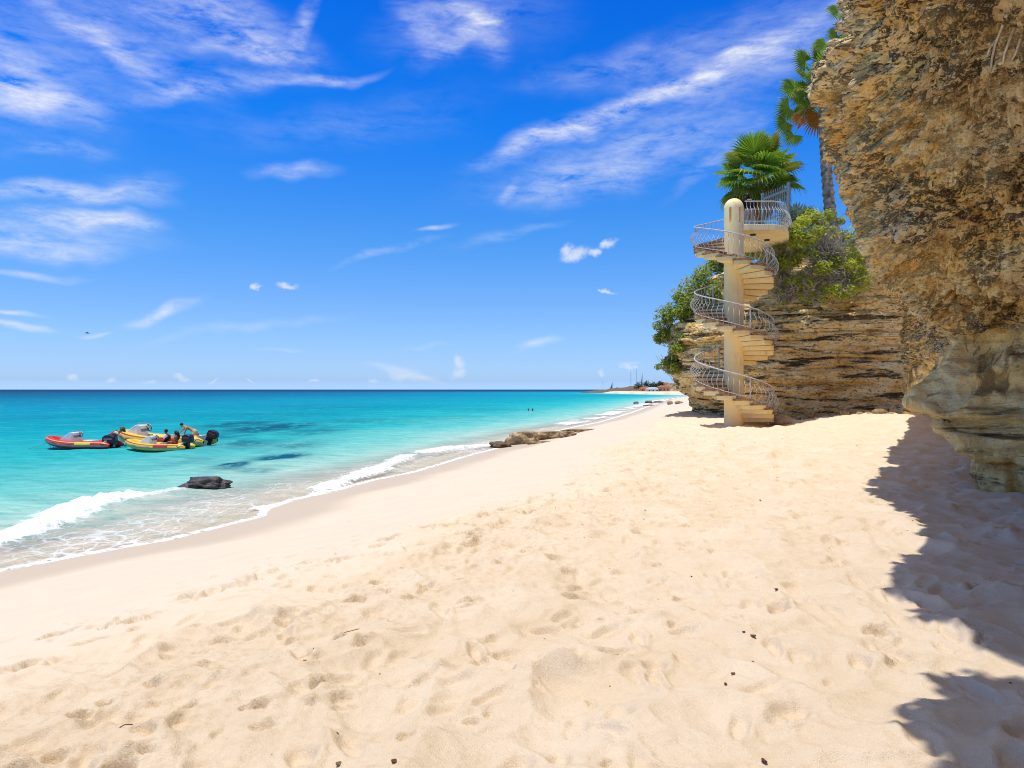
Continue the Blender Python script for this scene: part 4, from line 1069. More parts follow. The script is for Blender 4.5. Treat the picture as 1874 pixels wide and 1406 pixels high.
# ---------------------------------------------------------------- palms
m_frond = leafmat('palm_frond', (.10, .19, .02), (.27, .38, .045), (.42, .42, .10), .45, .45)
m_frond_y = leafmat('yellowing_palm_frond', (.16, .20, .03), (.30, .30, .06), None, .5, .35)
m_frond_d = leafmat('dead_palm_frond', (.30, .12, .02), (.42, .20, .05), None, .7, .3)
def fan_leaf(seed, blade=.95, pet=.9, nseg=26, span=118, droop=.25):
    rr = random.Random(seed); vs = []; fs = []; tone = []
    w = .03
    for k in range(4):                                            # petiole, a flat tapering strip with a keel
        pass
    pts = [Vector((pet * t, 0, -.10 * t * t)) for t in (0, .35, .7, 1.0)]
    for i, p in enumerate(pts):
        ww = w * (1 - .5 * i / 3)
        vs += [p + Vector((0, -ww, 0)), p + Vector((0, ww, 0)), p + Vector((0, 0, -ww))]; tone += [.9] * 3
    for i in range(3):
        a, b = i * 3, i * 3 + 3
        fs += [(a, a + 1, b + 1, b), (a + 1, a + 2, b + 2, b + 1), (a + 2, a, b, b + 2)]
    hub = pts[-1]
    for k in range(nseg):
        th = R(-span + 2 * span * (k + .5) / nseg); L = blade * (1 - .22 * abs(th) / R(span)) * rr.uniform(.92, 1.06)
        d = Vector((math.cos(th), math.sin(th), 0)); sd = Vector((-math.sin(th), math.cos(th), 0))
        hw = L * math.tan(R(span / nseg)) * .62
        tn = rr.random() * .8
        o = len(vs)
        q1 = hub + d * L * .62; q2 = hub + d * L * .86 + Vector((0, 0, -droop * .25 * L)); q3 = hub + d * L + Vector((0, 0, -droop * L * rr.uniform(.5, 1.3)))
        vs += [hub, q1 + sd * hw + Vector((0, 0, .02)), q1 - sd * hw + Vector((0, 0, .02)), q1 + Vector((0, 0, -.03)), q2 + sd * hw * .5, q2 - sd * hw * .5, q3]
        tone += [tn] * 7
        fs += [(o, o + 3, o + 1), (o, o + 2, o + 3), (o + 1, o + 3, o + 4), (o + 3, o + 2, o + 5), (o + 3, o + 5, o + 4), (o + 4, o + 5, o + 6)]
    me = bpy.data.meshes.new('frond'); me.from_pydata([tuple(v) for v in vs], [], fs); me.update()
    at = me.attributes.new('tone', 'FLOAT', 'POINT'); at.data.foreach_set('value', np.array(tone, np.float32))
    return me
def frond_set(mat, seeds, **kw):
    out = []
    for s_ in seeds:
        me = fan_leaf(s_, **kw); me.materials.append(mat); out.append(me)
    return out
FR = frond_set(m_frond, (1, 2, 3, 4)); FY = frond_set(m_frond_y, (5, 6)); FD = frond_set(m_frond_d, (7, 8), droop=.6)
def trunk_mesh(base, top, r0, r1, seed):
    rr = random.Random(seed); mb = MB(); n = 26
    base = Vector(base); top = Vector(top); bend = Vector((rr.uniform(-.15, .15), rr.uniform(-.15, .15), 0))
    pts = []; rad = []
    for k in range(n * 2 + 1):
        t = k / (n * 2); p = base.lerp(top, t) + bend * math.sin(math.pi * t)
        pts.append(p); rad.append((r0 + (r1 - r0) * t) * (1.14 if k % 2 else .93) * rr.uniform(.97, 1.04))
    return mb.tube(pts, rad, 12)
def palm(name, label, base, crown, n, seed, r0=.25, scale=1.0, low=-50, dead=2, group='fan palms on the cliff top', bias=None):
    rr = random.Random(seed)
    root = empty(name, base); tag(root, label, 'palm tree', group)
    top = Vector(crown) - Vector(base)
    trunk_mesh((0, 0, -.4), top, r0, r0 * .8, seed).build('trunk', m_palm_bark, root)
    for k in range(n):
        t = (k + .5) / n; el_ = R(85 - (85 - low) * t ** .85 + rr.uniform(-8, 8)); az_ = k * 2.39996 + rr.uniform(-.2, .2)
        if bias is not None and k % 2: az_ = bias + rr.uniform(-1.0, 1.0)
        me = rr.choice(FD) if k >= n - dead else (rr.choice(FY) if rr.random() < .18 else rr.choice(FR))
        o = link('frond', me, None, root)
        o.location = top + Vector((0, 0, rr.uniform(-.25, .1)))
        o.rotation_euler = Euler((rr.uniform(-.5, .5), -el_, az_), 'XYZ')
        s_ = scale * rr.uniform(.85, 1.12); o.scale = (s_, s_, s_)
    return root
c = at_px(1386, 318, 39.5); palm('palm_tree', 'bushy green fan palm standing behind the top landing of the stairs', (c.x + .4, c.y, 10.5), c, 46, 3, .26, 1.42, -74, 5)
c = at_px(1506, 160, 37.5)
pb = palm('palm_tree', 'tall fan palm with bare grey trunk and one orange dead frond beside the cliff', (at_px(1531, 400, 37.5).x, 37.5, 10.2), c, 20, 8, .30, 1.2, -50, 1)
def face_frond(root, px, py, cx_, cy_, Y, size, me, twist=0.0, lean=.25):
    """a big fan leaf turned broadside to the beach; (px, py) is where its petiole meets the fan"""
    a_ = at_px(cx_, cy_, Y); h = at_px(px - 12, py, Y - .5)
    xa = (h - a_).normalized(); za = Vector((twist, -1, lean)); za = (za - xa * za.dot(xa)).normalized(); ya = za.cross(xa)
    M = Matrix((xa, ya, za)).transposed()
    o = link('frond', me, None, root); o.rotation_euler = M.to_euler(); o.scale = (size,) * 3
    o.location = h - xa * .9 * size - root.location
    MB().tube([a_ - root.location, a_.lerp(h, .5) - root.location + Vector((0, 0, .1)), h - xa * .5 * size - root.location], .03, 5).build('leaf_stalk', m_bark, root)
for k, (px, py, sz, tw, ln) in enumerate([(1468, 160, 1.05, .2, .3), (1488, 112, .95, -.2, .4), (1458, 196, .95, .5, .1), (1484, 180, .8, -.3, .2), (1452, 222, .85, .2, -.1), (1466, 246, .8, -.2, -.2), (1512, 105, .85, .3, .5)]):
    face_frond(pb, px, py, 1512, 150, 37.5, sz, FR[k % 4] if k != 6 else FY[0], tw, ln)
face_frond(pb, 1478, 215, 1500, 165, 37.2, .62, FD[0], 0, -.1)
c = at_px(1612, 40, 33.5); pc = palm('palm_tree', 'fan palm mostly hidden behind the top of the near cliff', (c.x + .2, c.y, 10.3), c, 24, 12, .27, 1.2, -40, 0, bias=math.pi)
for k, (px, py, sz, tw, ln) in enumerate([(1548, 20, .72, .2, .4), (1524, 78, .78, -.1, .5), (1545, 62, .62, .3, .2)]): face_frond(pc, px, py, 1612, 35, 33.5, sz, FR[(k + 1) % 4], tw, ln)
# the young blue grey fan behind the gate
m_fan = leafmat('blue_grey_frond', (.16, .22, .20), (.26, .33, .30), None, .5, .2)
FB = frond_set(m_fan, (11, 12), blade=.62, pet=.45, nseg=18, span=150, droop=.02)
yp = at_px(1452, 372, 36.4); root = empty('young_palm', (yp.x, yp.y, 10.9)); tag(root, 'small spiky blue grey fan palm behind the right gate post', 'palm tree')
for k, (a_, e_) in enumerate([(-70, 82), (-100, 60), (-20, 70), (-140, 55), (-60, 40)]):
    o = link('frond', FB[k % 2], None, root); o.location = (0, 0, .5 + .06 * k); o.rotation_euler = (0, -R(e_), R(a_)); o.scale = (1.35,) * 3
MB().tube([(0, 0, -.3), (0, 0, .75)], [.12, .09], 8).build('trunk', m_bark, root)
# ---------------------------------------------------------------- boats
def paint(name, c, rough=.35, spec=.4, var=.06): return simple(name, c, rough, spec, var, 3.0)
m_red = paint('red_tube_fabric', (.60, .035, .02)); m_yel = paint('yellow_tube_fabric', (.78, .53, .05)); m_strake = paint('grey_strake', (.36, .33, .36))
m_gel = paint('white_gelcoat', (.80, .79, .76)); m_blk = paint('black_plastic', (.012, .013, .016), .3, .5); m_orange = paint('pale_orange_stripe', (.80, .40, .10))
m_yel2 = paint('yellow_panel', (.80, .52, .04)); m_redm = paint('red_mark', (.55, .02, .015)); m_grey = paint('grey_plastic', (.30, .31, .33)); m_rope = paint('grey_rope', (.30, .28, .24))
m_navy = paint('dark_blue_cowling', (.015, .018, .035), .3, .5); m_wood = paint('brown_wood', (.28, .16, .07))
U = [(-2.42, .66, .25), (-2.32, .66, .25), (-2.05, .67, .26), (-1.5, .68, .27), (-.8, .69, .27), (0, .69, .28), (.7, .66, .33), (1.25, .55, .41), (1.65, .38, .50), (1.9, .17, .56), (1.97, 0, .58)]
U = U + [(x, -y, z) for x, y, z in U[-2::-1]]
path = catmull(np.array(U), 121, 0)
tt = np.linspace(0, 20, 121); rad = np.interp(tt, [0, 1, 2, 18, 19, 20], [.07, .14, .235, .235, .14, .07])
rad = np.minimum(rad, .235)
tan = np.gradient(path, axis=0); tan /= np.linalg.norm(tan, axis=1, keepdims=True)
outv = np.cross(tan, np.array([0, 0, 1.0])); outv /= np.linalg.norm(outv, axis=1, keepdims=True)
if outv[40, 1] < 0: outv = -outv
upv = np.cross(outv, tan); upv = np.where(upv[:, 2:3] < 0, -upv, upv)
def strip(i0, i1, a0, a1, na, lift=0.0):
    """patch of the tube skin from station i0 to i1, angle a0..a1 (0 = outward, 90 = up)"""
    vs = []; fs = []
    st = range(i0, i1 + 1)
    for i in st:
        for k in range(na + 1):
            a = R(a0 + (a1 - a0) * k / na); vs.append(path[i] + (outv[i] * math.cos(a) + upv[i] * math.sin(a)) * (rad[i] + lift))
    for i in range(len(st) - 1):
        for k in range(na): fs.append((i * (na + 1) + k, (i + 1) * (na + 1) + k, (i + 1) * (na + 1) + k + 1, i * (na + 1) + k + 1))
    return MB().add(vs, fs)
def rib_boat(name, label, loc, rz, scale, tube_m, stripe_m, panel_m, mark_m, motor_m, motor_loc, motor_rz=0.0, tilt=0.0, big=1.0, con_x=0.0):
    root = empty(name, loc, rz); root.scale = (scale,) * 3
    tag(root, label, 'inflatable boat', 'inflatable boats anchored off the beach')
    tb = strip(0, 120, 0, 360, 16).build('tube', tube_m, root, True)
    strip(3, 117, 38, 52, 2, .006).build('stripe', stripe_m, tb, True)
    strip(3, 117, -16, 2, 2, .016).build('rubbing_strake', m_strake, tb, True)
    strip(20, 28, 6, 60, 5, .007).build('panel', panel_m, tb, True); strip(92, 100, 6, 60, 5, .007).build('panel', panel_m, tb, True)
    # grab line looped along the tube
    ll = MB(); pts = []
    for i in range(30, 91, 2):
        sag = 8 - 14 * abs(math.sin(math.pi * (i - 30) / 10)); a = R(sag + 14); pts.append(path[i] + (outv[i] * math.cos(a) + upv[i] * math.sin(a)) * (rad[i] + .02))
    ll.tube(pts, .009, 4).build('grab_line', m_rope, tb)
    # dark chevron near the stern of the near tube
    for side in (0, 1):
        i0 = 10 if side == 0 else 106; mk = MB(); vs = []
        for (s_, a_) in ((0, 30), (4, 30), (2, -2)):
            i = i0 + s_; a = R(a_); vs.append(path[i] + (outv[i] * math.cos(a) + upv[i] * math.sin(a)) * (rad[i] + .012))
        mk.add(vs, [(0, 1, 2)]).build('chevron', mark_m, tb)
    hull = MB(); sec = [(-2.0, .55), (-1, .55), (0, .54), (.8, .46), (1.4, .28), (1.8, .05)]
    vs = []; fs = []
    for i, (x, hw) in enumerate(sec):
        k = max(0, (x - .4)) * .22
        vs += [(x, -hw, .26 + k), (x, -hw * .55, .02 + k), (x, 0, -.16 + k), (x, hw * .55, .02 + k), (x, hw, .26 + k)]
    for i in range(len(sec) - 1):
        for k in range(4): fs.append((i * 5 + k, i * 5 + k + 1, i * 5 + 6 + k, i * 5 + 5 + k))
        fs.append((i * 5, i * 5 + 5, i * 5 + 9, i * 5 + 4))
    fs.append((0, 1, 2, 3, 4))
    hull.add(vs, fs).build('hull', m_gel, root, False)
    MB().box((-1.98, 0, .30), (.10, 1.05, .46)).build('transom', m_gel, root, False, .02)
    # steering console: sloped foredeck, raked dash, wheel, seat box
    prof = [(1.35, .42), (.42, 1.02), (.24, 1.06), (.10, .99), (.26, .66), (.24, .20), (1.2, .20)]
    c = MB(); n = len(prof)
    vs = [(x, -.46 * (1 - .28 * max(0, (x - .2) / 1.1)), z) for x, z in prof] + [(x, .46 * (1 - .28 * max(0, (x - .2) / 1.1)), z) for x, z in prof]
    fs = [tuple(range(n)), tuple(range(2 * n - 1, n - 1, -1))] + [(i, n + i, n + (i + 1) % n, (i + 1) % n) for i in range(n)]
    con = c.add(vs, fs).build('console', m_gel, root, False, .045); con.location = (con_x, 0, 0)
    MB().box((.165, 0, .80), (.03, .66, .22), Matrix.Rotation(R(26), 3, 'Y')).build('dashboard', m_grey, con, False, .01)
    wh = MB(); ring = [(0, .17 * math.cos(R(a)), .17 * math.sin(R(a))) for a in range(0, 361, 24)]
    wh.tube(ring, .018, 6, False)
    for a in (90, 210, 330): wh.tube([(0, 0, 0), (0, .17 * math.cos(R(a)), .17 * math.sin(R(a)))], .012, 5)
    wh.tube([(0, 0, 0), (.12, 0, -.03)], .02, 6)
    w_ = wh.build('steering_wheel', m_blk, con, True); w_.location = (.02, -.12, .88); w_.rotation_euler = (0, R(20), 0)
    hr = MB(); hr.tube([(.30, -.36, 1.04), (.24, -.36, 1.12), (.20, 0, 1.15), (.24, .36, 1.12), (.30, .36, 1.04)], .014, 6).build('grab_rail', m_grey, con, True)
    sb = MB().box((-.72, 0, .33), (.62, .62, .26)).build('seat_box', m_gel, root, False, .04)
    MB().box((-.72, 0, .50), (.64, .64, .08)).build('cushion', m_grey if tube_m is not m_red else m_gel, sb, False, .03)
    MB().box((-1.55, 0, .36), (.34, 1.0, .10)).build('thwart', m_redm, root, False, .03)
    # outboard
    mo = empty('outboard_motor', motor_loc, motor_rz); mo.parent = root; mo.rotation_euler = (0, tilt, motor_rz); mo.scale = (big,) * 3
    cw = MB(); prof = [(-.34, .42), (-.38, .60), (-.34, .82), (-.18, .91), (.12, .90), (.27, .80), (.30, .58), (.26, .42)]
    n = len(prof); vs = []
    for yy, sh in ((-.21, .88), (-.13, 1.0), (.13, 1.0), (.21, .88)): vs += [(x * sh, yy, .66 + (z - .66) * sh) for x, z in prof]
    fs = [tuple(range(n)), tuple(range(4 * n - 1, 3 * n - 1, -1))]
    for j in range(3): fs += [(j * n + i, (j + 1) * n + i, (j + 1) * n + (i + 1) % n, j * n + (i + 1) % n) for i in range(n)]
    cow = cw.add(vs, fs).build('cowling', motor_m, mo, False, .025)
    MB().box((-.04, .222, .70), (.40, .012, .05)).build('cowl_band', m_grey if motor_m is m_navy else m_redm, mo)
    MB().box((-.04, -.222, .70), (.40, .012, .05)).build('cowl_band', m_grey if motor_m is m_navy else m_redm, mo)
    lg = MB(); lg.box((-.06, 0, .18), (.22, .13, .52)); lg.box((-.06, 0, -.25), (.17, .08, .45)); lg.box((-.10, 0, -.42), (.36, .19, .025)); lg.tube([(-.28, 0, -.62), (-.12, 0, -.60), (.12, 0, -.60), (.22, 0, -.61)], [.03, .06, .055, .015], 8); lg.box((-.03, 0, -.52), (.12, .04, .30))
    lg.box((.14, 0, .28), (.22, .22, .22))
    lg.build('motor_leg', m_blk, mo, False, .012)
    pr = MB()
    for a in (90, 210, 330): pr.box((-.31, .075 * math.cos(R(a)), -.61 + .075 * math.sin(R(a))), (.015, .07, .13), Matrix.Rotation(R(a - 90), 3, 'X') @ Matrix.Rotation(R(28), 3, 'Z'))
    pr.build('propeller', m_blk, mo)
    return root
RZ = math.atan2(.08, -1.0)
def boat_at(px_bow, Y, scale, rz=RZ):
    """place so that the bow tip shows at photo column px_bow"""
    bx = (px_bow - 937) / FPX * Y
    return (bx - math.cos(rz) * 2.2 * scale, Y - math.sin(rz) * 2.2 * scale, 0.0)
red = rib_boat('inflatable_boat', 'red inflatable boat with white console and dark outboard, leftmost of the three boats', boat_at(86, 38.6, .86), RZ, .86, m_red, m_orange, m_yel2, m_blk, m_navy, (-2.0, .1, -.24), .1, 0, 1.25)
yel = rib_boat('inflatable_boat', 'yellow inflatable boat in front with red flash, white console and people aboard', boat_at(231, 37.3, .76), RZ, .76, m_yel, m_redm, m_redm, m_blk, m_blk, (-2.25, .1, .12), -.1, 0, 1.12)
yel2 = rib_boat('inflatable_boat', 'yellow inflatable boat behind the other two with its outboard at the far right', boat_at(218, 40.4, 1.17), RZ, 1.17, m_yel, m_redm, m_redm, m_blk, m_blk, (-2.25, -.1, .12), 0, R(-24), .78, .72)
# mooring line and bow ring of the red boat
bow = red.matrix_world if False else Matrix.Translation(red.location) @ Matrix.Rotation(RZ, 4, 'Z')
b0 = Vector((1.9 * .93, 0, .50 * .93))
MB().tube([(1.95, .05, .46), (2.3, .10, .26), (2.8, .2, .10), (3.4, .35, -.04), (3.8, .45, -.12)], .012, 5).build('mooring_rope', m_rope, red)
MB().tube([(1.85, .24, .33), (1.80, .26, .16), (1.65, .34, .06), (1.50, .40, .05), (1.42, .42, .16)], .016, 5).build('bow_line', m_rope, red)

# ---------------------------------------------------------------- people
def skin_mat(name, c): return simple(name, c, .55, .3, .08, 8)
m_skin1 = skin_mat('tanned_skin', (.42, .22, .12)); m_skin2 = skin_mat('brown_skin', (.20, .10, .055)); m_hair = simple('black_hair', (.008, .007, .006), .5, .3, .2, 20)
m_black_cloth = simple('black_cloth', (.010, .010, .012), .85, .1, .1, 12); m_grey_cloth = simple('grey_cloth', (.22, .21, .21), .9, .1, .15, 12); m_beige = simple('beige_cloth', (.62, .46, .28), .9, .1, .1, 12)
m_vest = simple('dark_vest_cloth', (.035, .022, .025), .8, .15, .3, 8); m_vest_red = simple('red_vest_panel', (.42, .08, .07), .8, .15, .15, 8); m_white_cloth = simple('white_cloth', (.75, .74, .72), .9, .1, .06, 10); m_hat = simple('olive_hat_cloth', (.13, .10, .055), .9, .1, .2, 10); m_red_cloth = simple('red_cloth', (.50, .03, .02), .85, .1, .1, 10)
EDGES = [('pel', 'bel'), ('bel', 'che'), ('che', 'nec'), ('nec', 'jaw'), ('jaw', 'cra'), ('che', 'shL'), ('che', 'shR'), ('shL', 'elL'), ('shR', 'elR'), ('elL', 'wrL'), ('elR', 'wrR'), ('wrL', 'haL'), ('wrR', 'haR'),
         ('pel', 'hiL'), ('pel', 'hiR'), ('hiL', 'knL'), ('hiR', 'knR'), ('knL', 'anL'), ('knR', 'anR'), ('anL', 'toL'), ('anR', 'toR')]
RAD = dict(pel=.135, bel=.125, che=.14, nec=.058, jaw=.082, cra=.092, shL=.068, shR=.068, elL=.045, elR=.045, wrL=.03, wrR=.03, haL=.034, haR=.034, hiL=.095, hiR=.095, knL=.06, knR=.06, anL=.042, anR=.042, toL=.035, toR=.035)
def person(label, J, face, skin, clothes, hair=True, longhair=False, group=None, k=1.0, hat=None, vest=None):
    """J: joint -> world position; face: direction of the nose; clothes: list of (name, material, set of joints, thickness)"""
    root_p = Vector(J['pel']); names = [n for n in RAD if n in J]
    root = empty('person', root_p); tag(root, label, 'person', group)
    bm = bmesh.new(); idx = {n: i for i, n in enumerate(names)}
    me = bpy.data.meshes.new('body_cage'); me.from_pydata([tuple(Vector(J[n]) - root_p) for n in names], [(idx[a], idx[b]) for a, b in EDGES if a in idx and b in idx], [])
    tmp = bpy.data.objects.new('body_cage', me); COL.objects.link(tmp)
    sk = tmp.modifiers.new('skin', 'SKIN'); sk.use_smooth_shade = True
    sub = tmp.modifiers.new('sub', 'SUBSURF'); sub.levels = 2; sub.render_levels = 2
    for i, n in enumerate(names):
        sv = me.skin_vertices[0].data[i]; r_ = RAD[n] * k; sv.radius = (r_, r_ * (.86 if n in ('pel', 'bel', 'che') else 1)); sv.use_root = (n == 'pel')
    bm.free()
    dg = bpy.context.evaluated_depsgraph_get(); ev = tmp.evaluated_get(dg); bme = bpy.data.meshes.new_from_object(ev, depsgraph=dg)
    bpy.data.objects.remove(tmp)
    V = np.array([v.co[:] for v in bme.vertices]); Nn = np.array([v.normal[:] for v in bme.vertices])
    Fc = [tuple(p.vertices) for p in bme.polygons]
    JP = {n: np.array(Vector(J[n]) - root_p) for n in names}
    # nearest bone for every vertex
    bones = [(a, b) for a, b in EDGES if a in idx and b in idx]; best = np.full(len(V), 9e9); own = np.zeros(len(V), int)
    par = np.zeros(len(V))
    for bi, (a, b) in enumerate(bones):
        A, B = JP[a], JP[b]; e_ = B - A; t = np.clip(((V - A) @ e_) / max(e_ @ e_, 1e-9), 0, 1); d_ = np.linalg.norm(V - A - t[:, None] * e_, axis=1)
        m_ = d_ < best; best[m_] = d_[m_]; own[m_] = bi; par[m_] = t[m_]
    mb = MB(); mb.add([tuple(v) for v in V], Fc)
    # fingers, rooted in the palm
    for h, w, e_ in (('haL', 'wrL', 'elL'), ('haR', 'wrR', 'elR')):
        if h not in JP: continue
        d_ = Vector(JP[h] - JP[w]).normalized(); sd = d_.cross(Vector((0.2, .1, 1))).normalized(); dn = d_.cross(sd)
        for q, (o_, L) in enumerate(((-.028, .062), (-.010, .075), (.010, .07), (.028, .055))):
            p0 = Vector(JP[h]) + sd * o_ * k; mb.tube([p0, p0 + d_ * (.03 + L * .5) * k + dn * .006, p0 + d_ * (.02 + L) * k + dn * .03 * k], [.010 * k, .009 * k, .006 * k], 5)
        p0 = Vector(JP[h]) + sd * -.025 * k - d_ * .02 * k; mb.tube([p0, p0 + (d_ * .6 - sd).normalized() * .045 * k, p0 + (d_ - sd * .7).normalized() * .075 * k], [.012 * k, .010 * k, .007 * k], 5)
    # face: nose, brows, mouth, ears on the head
    f_ = Vector(face).normalized(); hc = Vector((JP['jaw'] + JP['cra']) / 2); hu = Vector(JP['cra'] - JP['jaw']).normalized(); f_ = (f_ - hu * f_.dot(hu)).normalized(); sd = hu.cross(f_)
    hr = RAD['cra'] * k
    mb.ball(hc + f_ * hr * .98 - hu * .015 * k, .020 * k, 6, 5)
    for s_ in (-1, 1): mb.ball(hc + sd * s_ * hr * .97 - hu * .01 * k, .026 * k, 6, 5)
    body = mb.build('body', skin, root, True)
    ey = MB()
    for s_ in (-1, 1): ey.ball(hc + f_ * hr * .90 + sd * s_ * .033 * k + hu * .015 * k, .013 * k, 6, 5)
    ey.ball(hc + f_ * hr * .92 - hu * .055 * k, (.022 * k, .022 * k, .008 * k), 6, 5)
    ey.build('face_features', m_hair, body)
    for (nm, mt, js, th) in clothes:
        sel = np.array([(bones[own[i]][0] in js and bones[own[i]][1] in js) or ((bones[own[i]][0] in js) and par[i] < .5 and bones[own[i]][1] not in js and js.get(bones[own[i]][0], 0)) for i in range(len(V))])
        fc = [f for f in Fc if all(sel[i] for i in f)]
        if not fc: continue
        used = sorted({i for f in fc for i in f}); mp = {i: j for j, i in enumerate(used)}
        o = MB().add([tuple(V[i] + Nn[i] * th) for i in used], [tuple(mp[i] for i in f) for f in fc]).build(nm, mt, root, True)
        so_ = o.modifiers.new('thick', 'SOLIDIFY'); so_.thickness = th * .8; so_.offset = -.5
    if hair:
        hm = MB(); hm.ball(hc + hu * .022 * k - f_ * .022 * k, (hr * 1.10, hr * 1.10, hr * 1.08), 12, 8)
        hv = [Vector(v) for v in hm.v]
        keep = {i for i, v in enumerate(hv) if (v - hc).dot(f_) < .045 * k or (v - hc).dot(hu) > .055 * k}
        h2 = MB().add(hm.v, [f for f in hm.f if all(i in keep for i in f)])
        if longhair:
            b_ = hc - f_ * .07 * k
            h2.tube([b_ + hu * .05, b_ - hu * .10 - f_ * .03, b_ - hu * .24 - f_ * .05, b_ - hu * .38 - f_ * .04], [.085 * k, .10 * k, .085 * k, .03 * k], 9)
        h2.build('hair', m_hair, root, True)
    if hat is not None:
        hm = MB(); hm.lathe([(.21 * k, .0), (.215 * k, .012), (.115 * k, .03), (.11 * k, .10), (.085 * k, .125), (.02 * k, .13)], 18)
        o = hm.build('hat', hat, root, True); o.location = hc + hu * .055 * k
        o.rotation_euler = hu.to_track_quat('Z', 'Y').to_euler()
    return root
def jp(Y, **kw):
    """joints from photo pixels at distance Y; third number is an extra distance"""
    return {n: at_px(v[0], v[1], Y + (v[2] if len(v) > 2 else 0)) for n, v in kw.items()}
TORSO = {'pel': 0, 'bel': 0, 'che': 1, 'shL': 1, 'shR': 1}
PANTS = {'pel': 1, 'hiL': 1, 'hiR': 1, 'knL': 1, 'knR': 1, 'anL': 0, 'anR': 0}
SHORTS = {'pel': 1, 'hiL': 1, 'hiR': 1}
VEST = {'pel': 0, 'bel': 1, 'che': 1}
# man on the landing, back to the sea
fl = LANDZ
def lj(x, y, z): return Vector((11.05 + x, 33.1 + y, fl + z))
person('person in black shirt and grey trousers at the top landing', dict(pel=lj(0, 0, .93), bel=lj(.0, .02, 1.12), che=lj(.0, .06, 1.36), nec=lj(-.01, .10, 1.50), jaw=lj(-.02, .14, 1.60), cra=lj(-.03, .17, 1.70), shL=lj(-.23, .06, 1.40), shR=lj(.23, .06, 1.40),
        elL=lj(-.25, .16, 1.15), elR=lj(.26, .14, 1.13), wrL=lj(-.17, .34, 1.05), wrR=lj(.17, .33, 1.04), haL=lj(-.15, .41, 1.03), haR=lj(.15, .40, 1.02), hiL=lj(-.10, 0, .88), hiR=lj(.10, 0, .88), knL=lj(-.12, .02, .49), knR=lj(.13, .03, .49), anL=lj(-.13, -.02, .09), anR=lj(.15, -.02, .09), toL=lj(-.15, .14, .04), toR=lj(.17, .14, .04)),
       (0, 1, 0), m_skin1, [('shirt', m_black_cloth, {**TORSO, 'elL': 0, 'elR': 0}, .03), ('trousers', m_grey_cloth, PANTS, .03)], k=1.18)
# boat people
person('person in wide hat and dark vest leaning over the outboard of the red boat',
       jp(38.4, pel=(199, 800, .2), bel=(204, 797, .2), che=(212, 793, .2), nec=(218, 790, .2), jaw=(221.5, 788.5, .2), cra=(224.5, 786, .2), shL=(212, 792, .0), shR=(213, 792, .42), elL=(221, 798, -.08), elR=(223, 798, .5), wrL=(226, 804, -.02), wrR=(229, 804, .4), haL=(227.5, 806, .0), haR=(231, 806, .38),
          hiL=(198, 801, .05), hiR=(199, 801, .35), knL=(209, 809, .0), knR=(210, 809, .4), anL=(199, 814, .05), anR=(200, 814, .35), toL=(196, 816, .05), toR=(197, 816, .35)), (1, 0, -.4), m_skin1,
       [('shorts', m_black_cloth, SHORTS, .02), ('shirt', m_beige, TORSO, .015), ('vest', m_vest_red, VEST, .045)], True, False, 'people in the boats', .95, m_hat)
person('person in black and red life vest sitting at the wheel of the front yellow boat',
       jp(37.9, pel=(307, 807), bel=(306.5, 803), che=(305.5, 797.5), nec=(304.5, 793.5), jaw=(303.8, 791), cra=(303, 787.8), shL=(305, 796, -.2), shR=(305, 796, .2), elL=(299.5, 802, -.26), elR=(299.5, 802, .26), wrL=(293.5, 802, -.14), wrR=(293.5, 802, .14), haL=(291, 801.5, -.12), haR=(291, 801.5, .12),
          hiL=(306.5, 808, -.1), hiR=(306.5, 808, .1), knL=(294, 809, -.14), knR=(294, 809, .14), anL=(295, 820, -.14), anR=(295, 820, .14), toL=(291, 821, -.14), toR=(291, 821, .14)), (-1, 0, 0), m_skin2,
       [('shorts', m_black_cloth, SHORTS, .02), ('sleeves', m_white_cloth, {'shL': 1, 'shR': 1, 'elL': 0, 'elR': 0}, .018), ('vest', m_vest, VEST, .05)], True, False, 'people in the boats', .95)
person('woman with long black hair and red swimwear seated on the front yellow boat',
       jp(36.9, pel=(322, 811), bel=(322.5, 806.5), che=(322.8, 800.5), nec=(322.5, 796.5), jaw=(321.8, 794), cra=(321.2, 790), shL=(322, 799.5, -.17), shR=(323, 799.5, .17), elL=(319, 807, -.22), elR=(320, 807, .22), wrL=(313, 810.5, -.12), wrR=(313, 810.5, .12), haL=(310.5, 811, -.1), haR=(310.5, 811, .1),
          hiL=(321.5, 811.8, -.1), hiR=(321.5, 811.8, .1), knL=(308, 809, -.12), knR=(308, 808.5, .12), anL=(303, 817, -.12), anR=(304, 818, .12), toL=(299, 818, -.12), toR=(300, 819, .12)), (-1, 0, .05), m_skin2,
       [('swimsuit', m_red_cloth, SHORTS, .014), ('top', m_black_cloth, {'bel': 0, 'che': 1}, .012)], True, True, 'people in the boats', .92)
person('shirtless man in beige shorts bending over with both arms down on the rear yellow boat',
       jp(39.6, pel=(356.5, 790), bel=(351, 786.5), che=(342.5, 783), nec=(337, 780.8), jaw=(334, 779.3), cra=(331, 777), shL=(341, 783, -.2), shR=(341, 782.5, .2), elL=(338.5, 792, -.24), elR=(333, 788, .24), wrL=(336, 800.5, -.2), wrR=(327.5, 793.5, .18), haL=(335, 803.5, -.19), haR=(325.5, 796, .17),
          hiL=(357.5, 791, -.11), hiR=(357.5, 791, .11), knL=(350, 801, -.16), knR=(365, 800, .16), anL=(352, 813, -.16), anR=(369, 813, .18), toL=(347, 815, -.16), toR=(364, 815, .18)), (-1, 0, -.5), m_skin1,
       [('shorts', m_beige, SHORTS, .026)], True, False, 'people in the boats', 1.0)
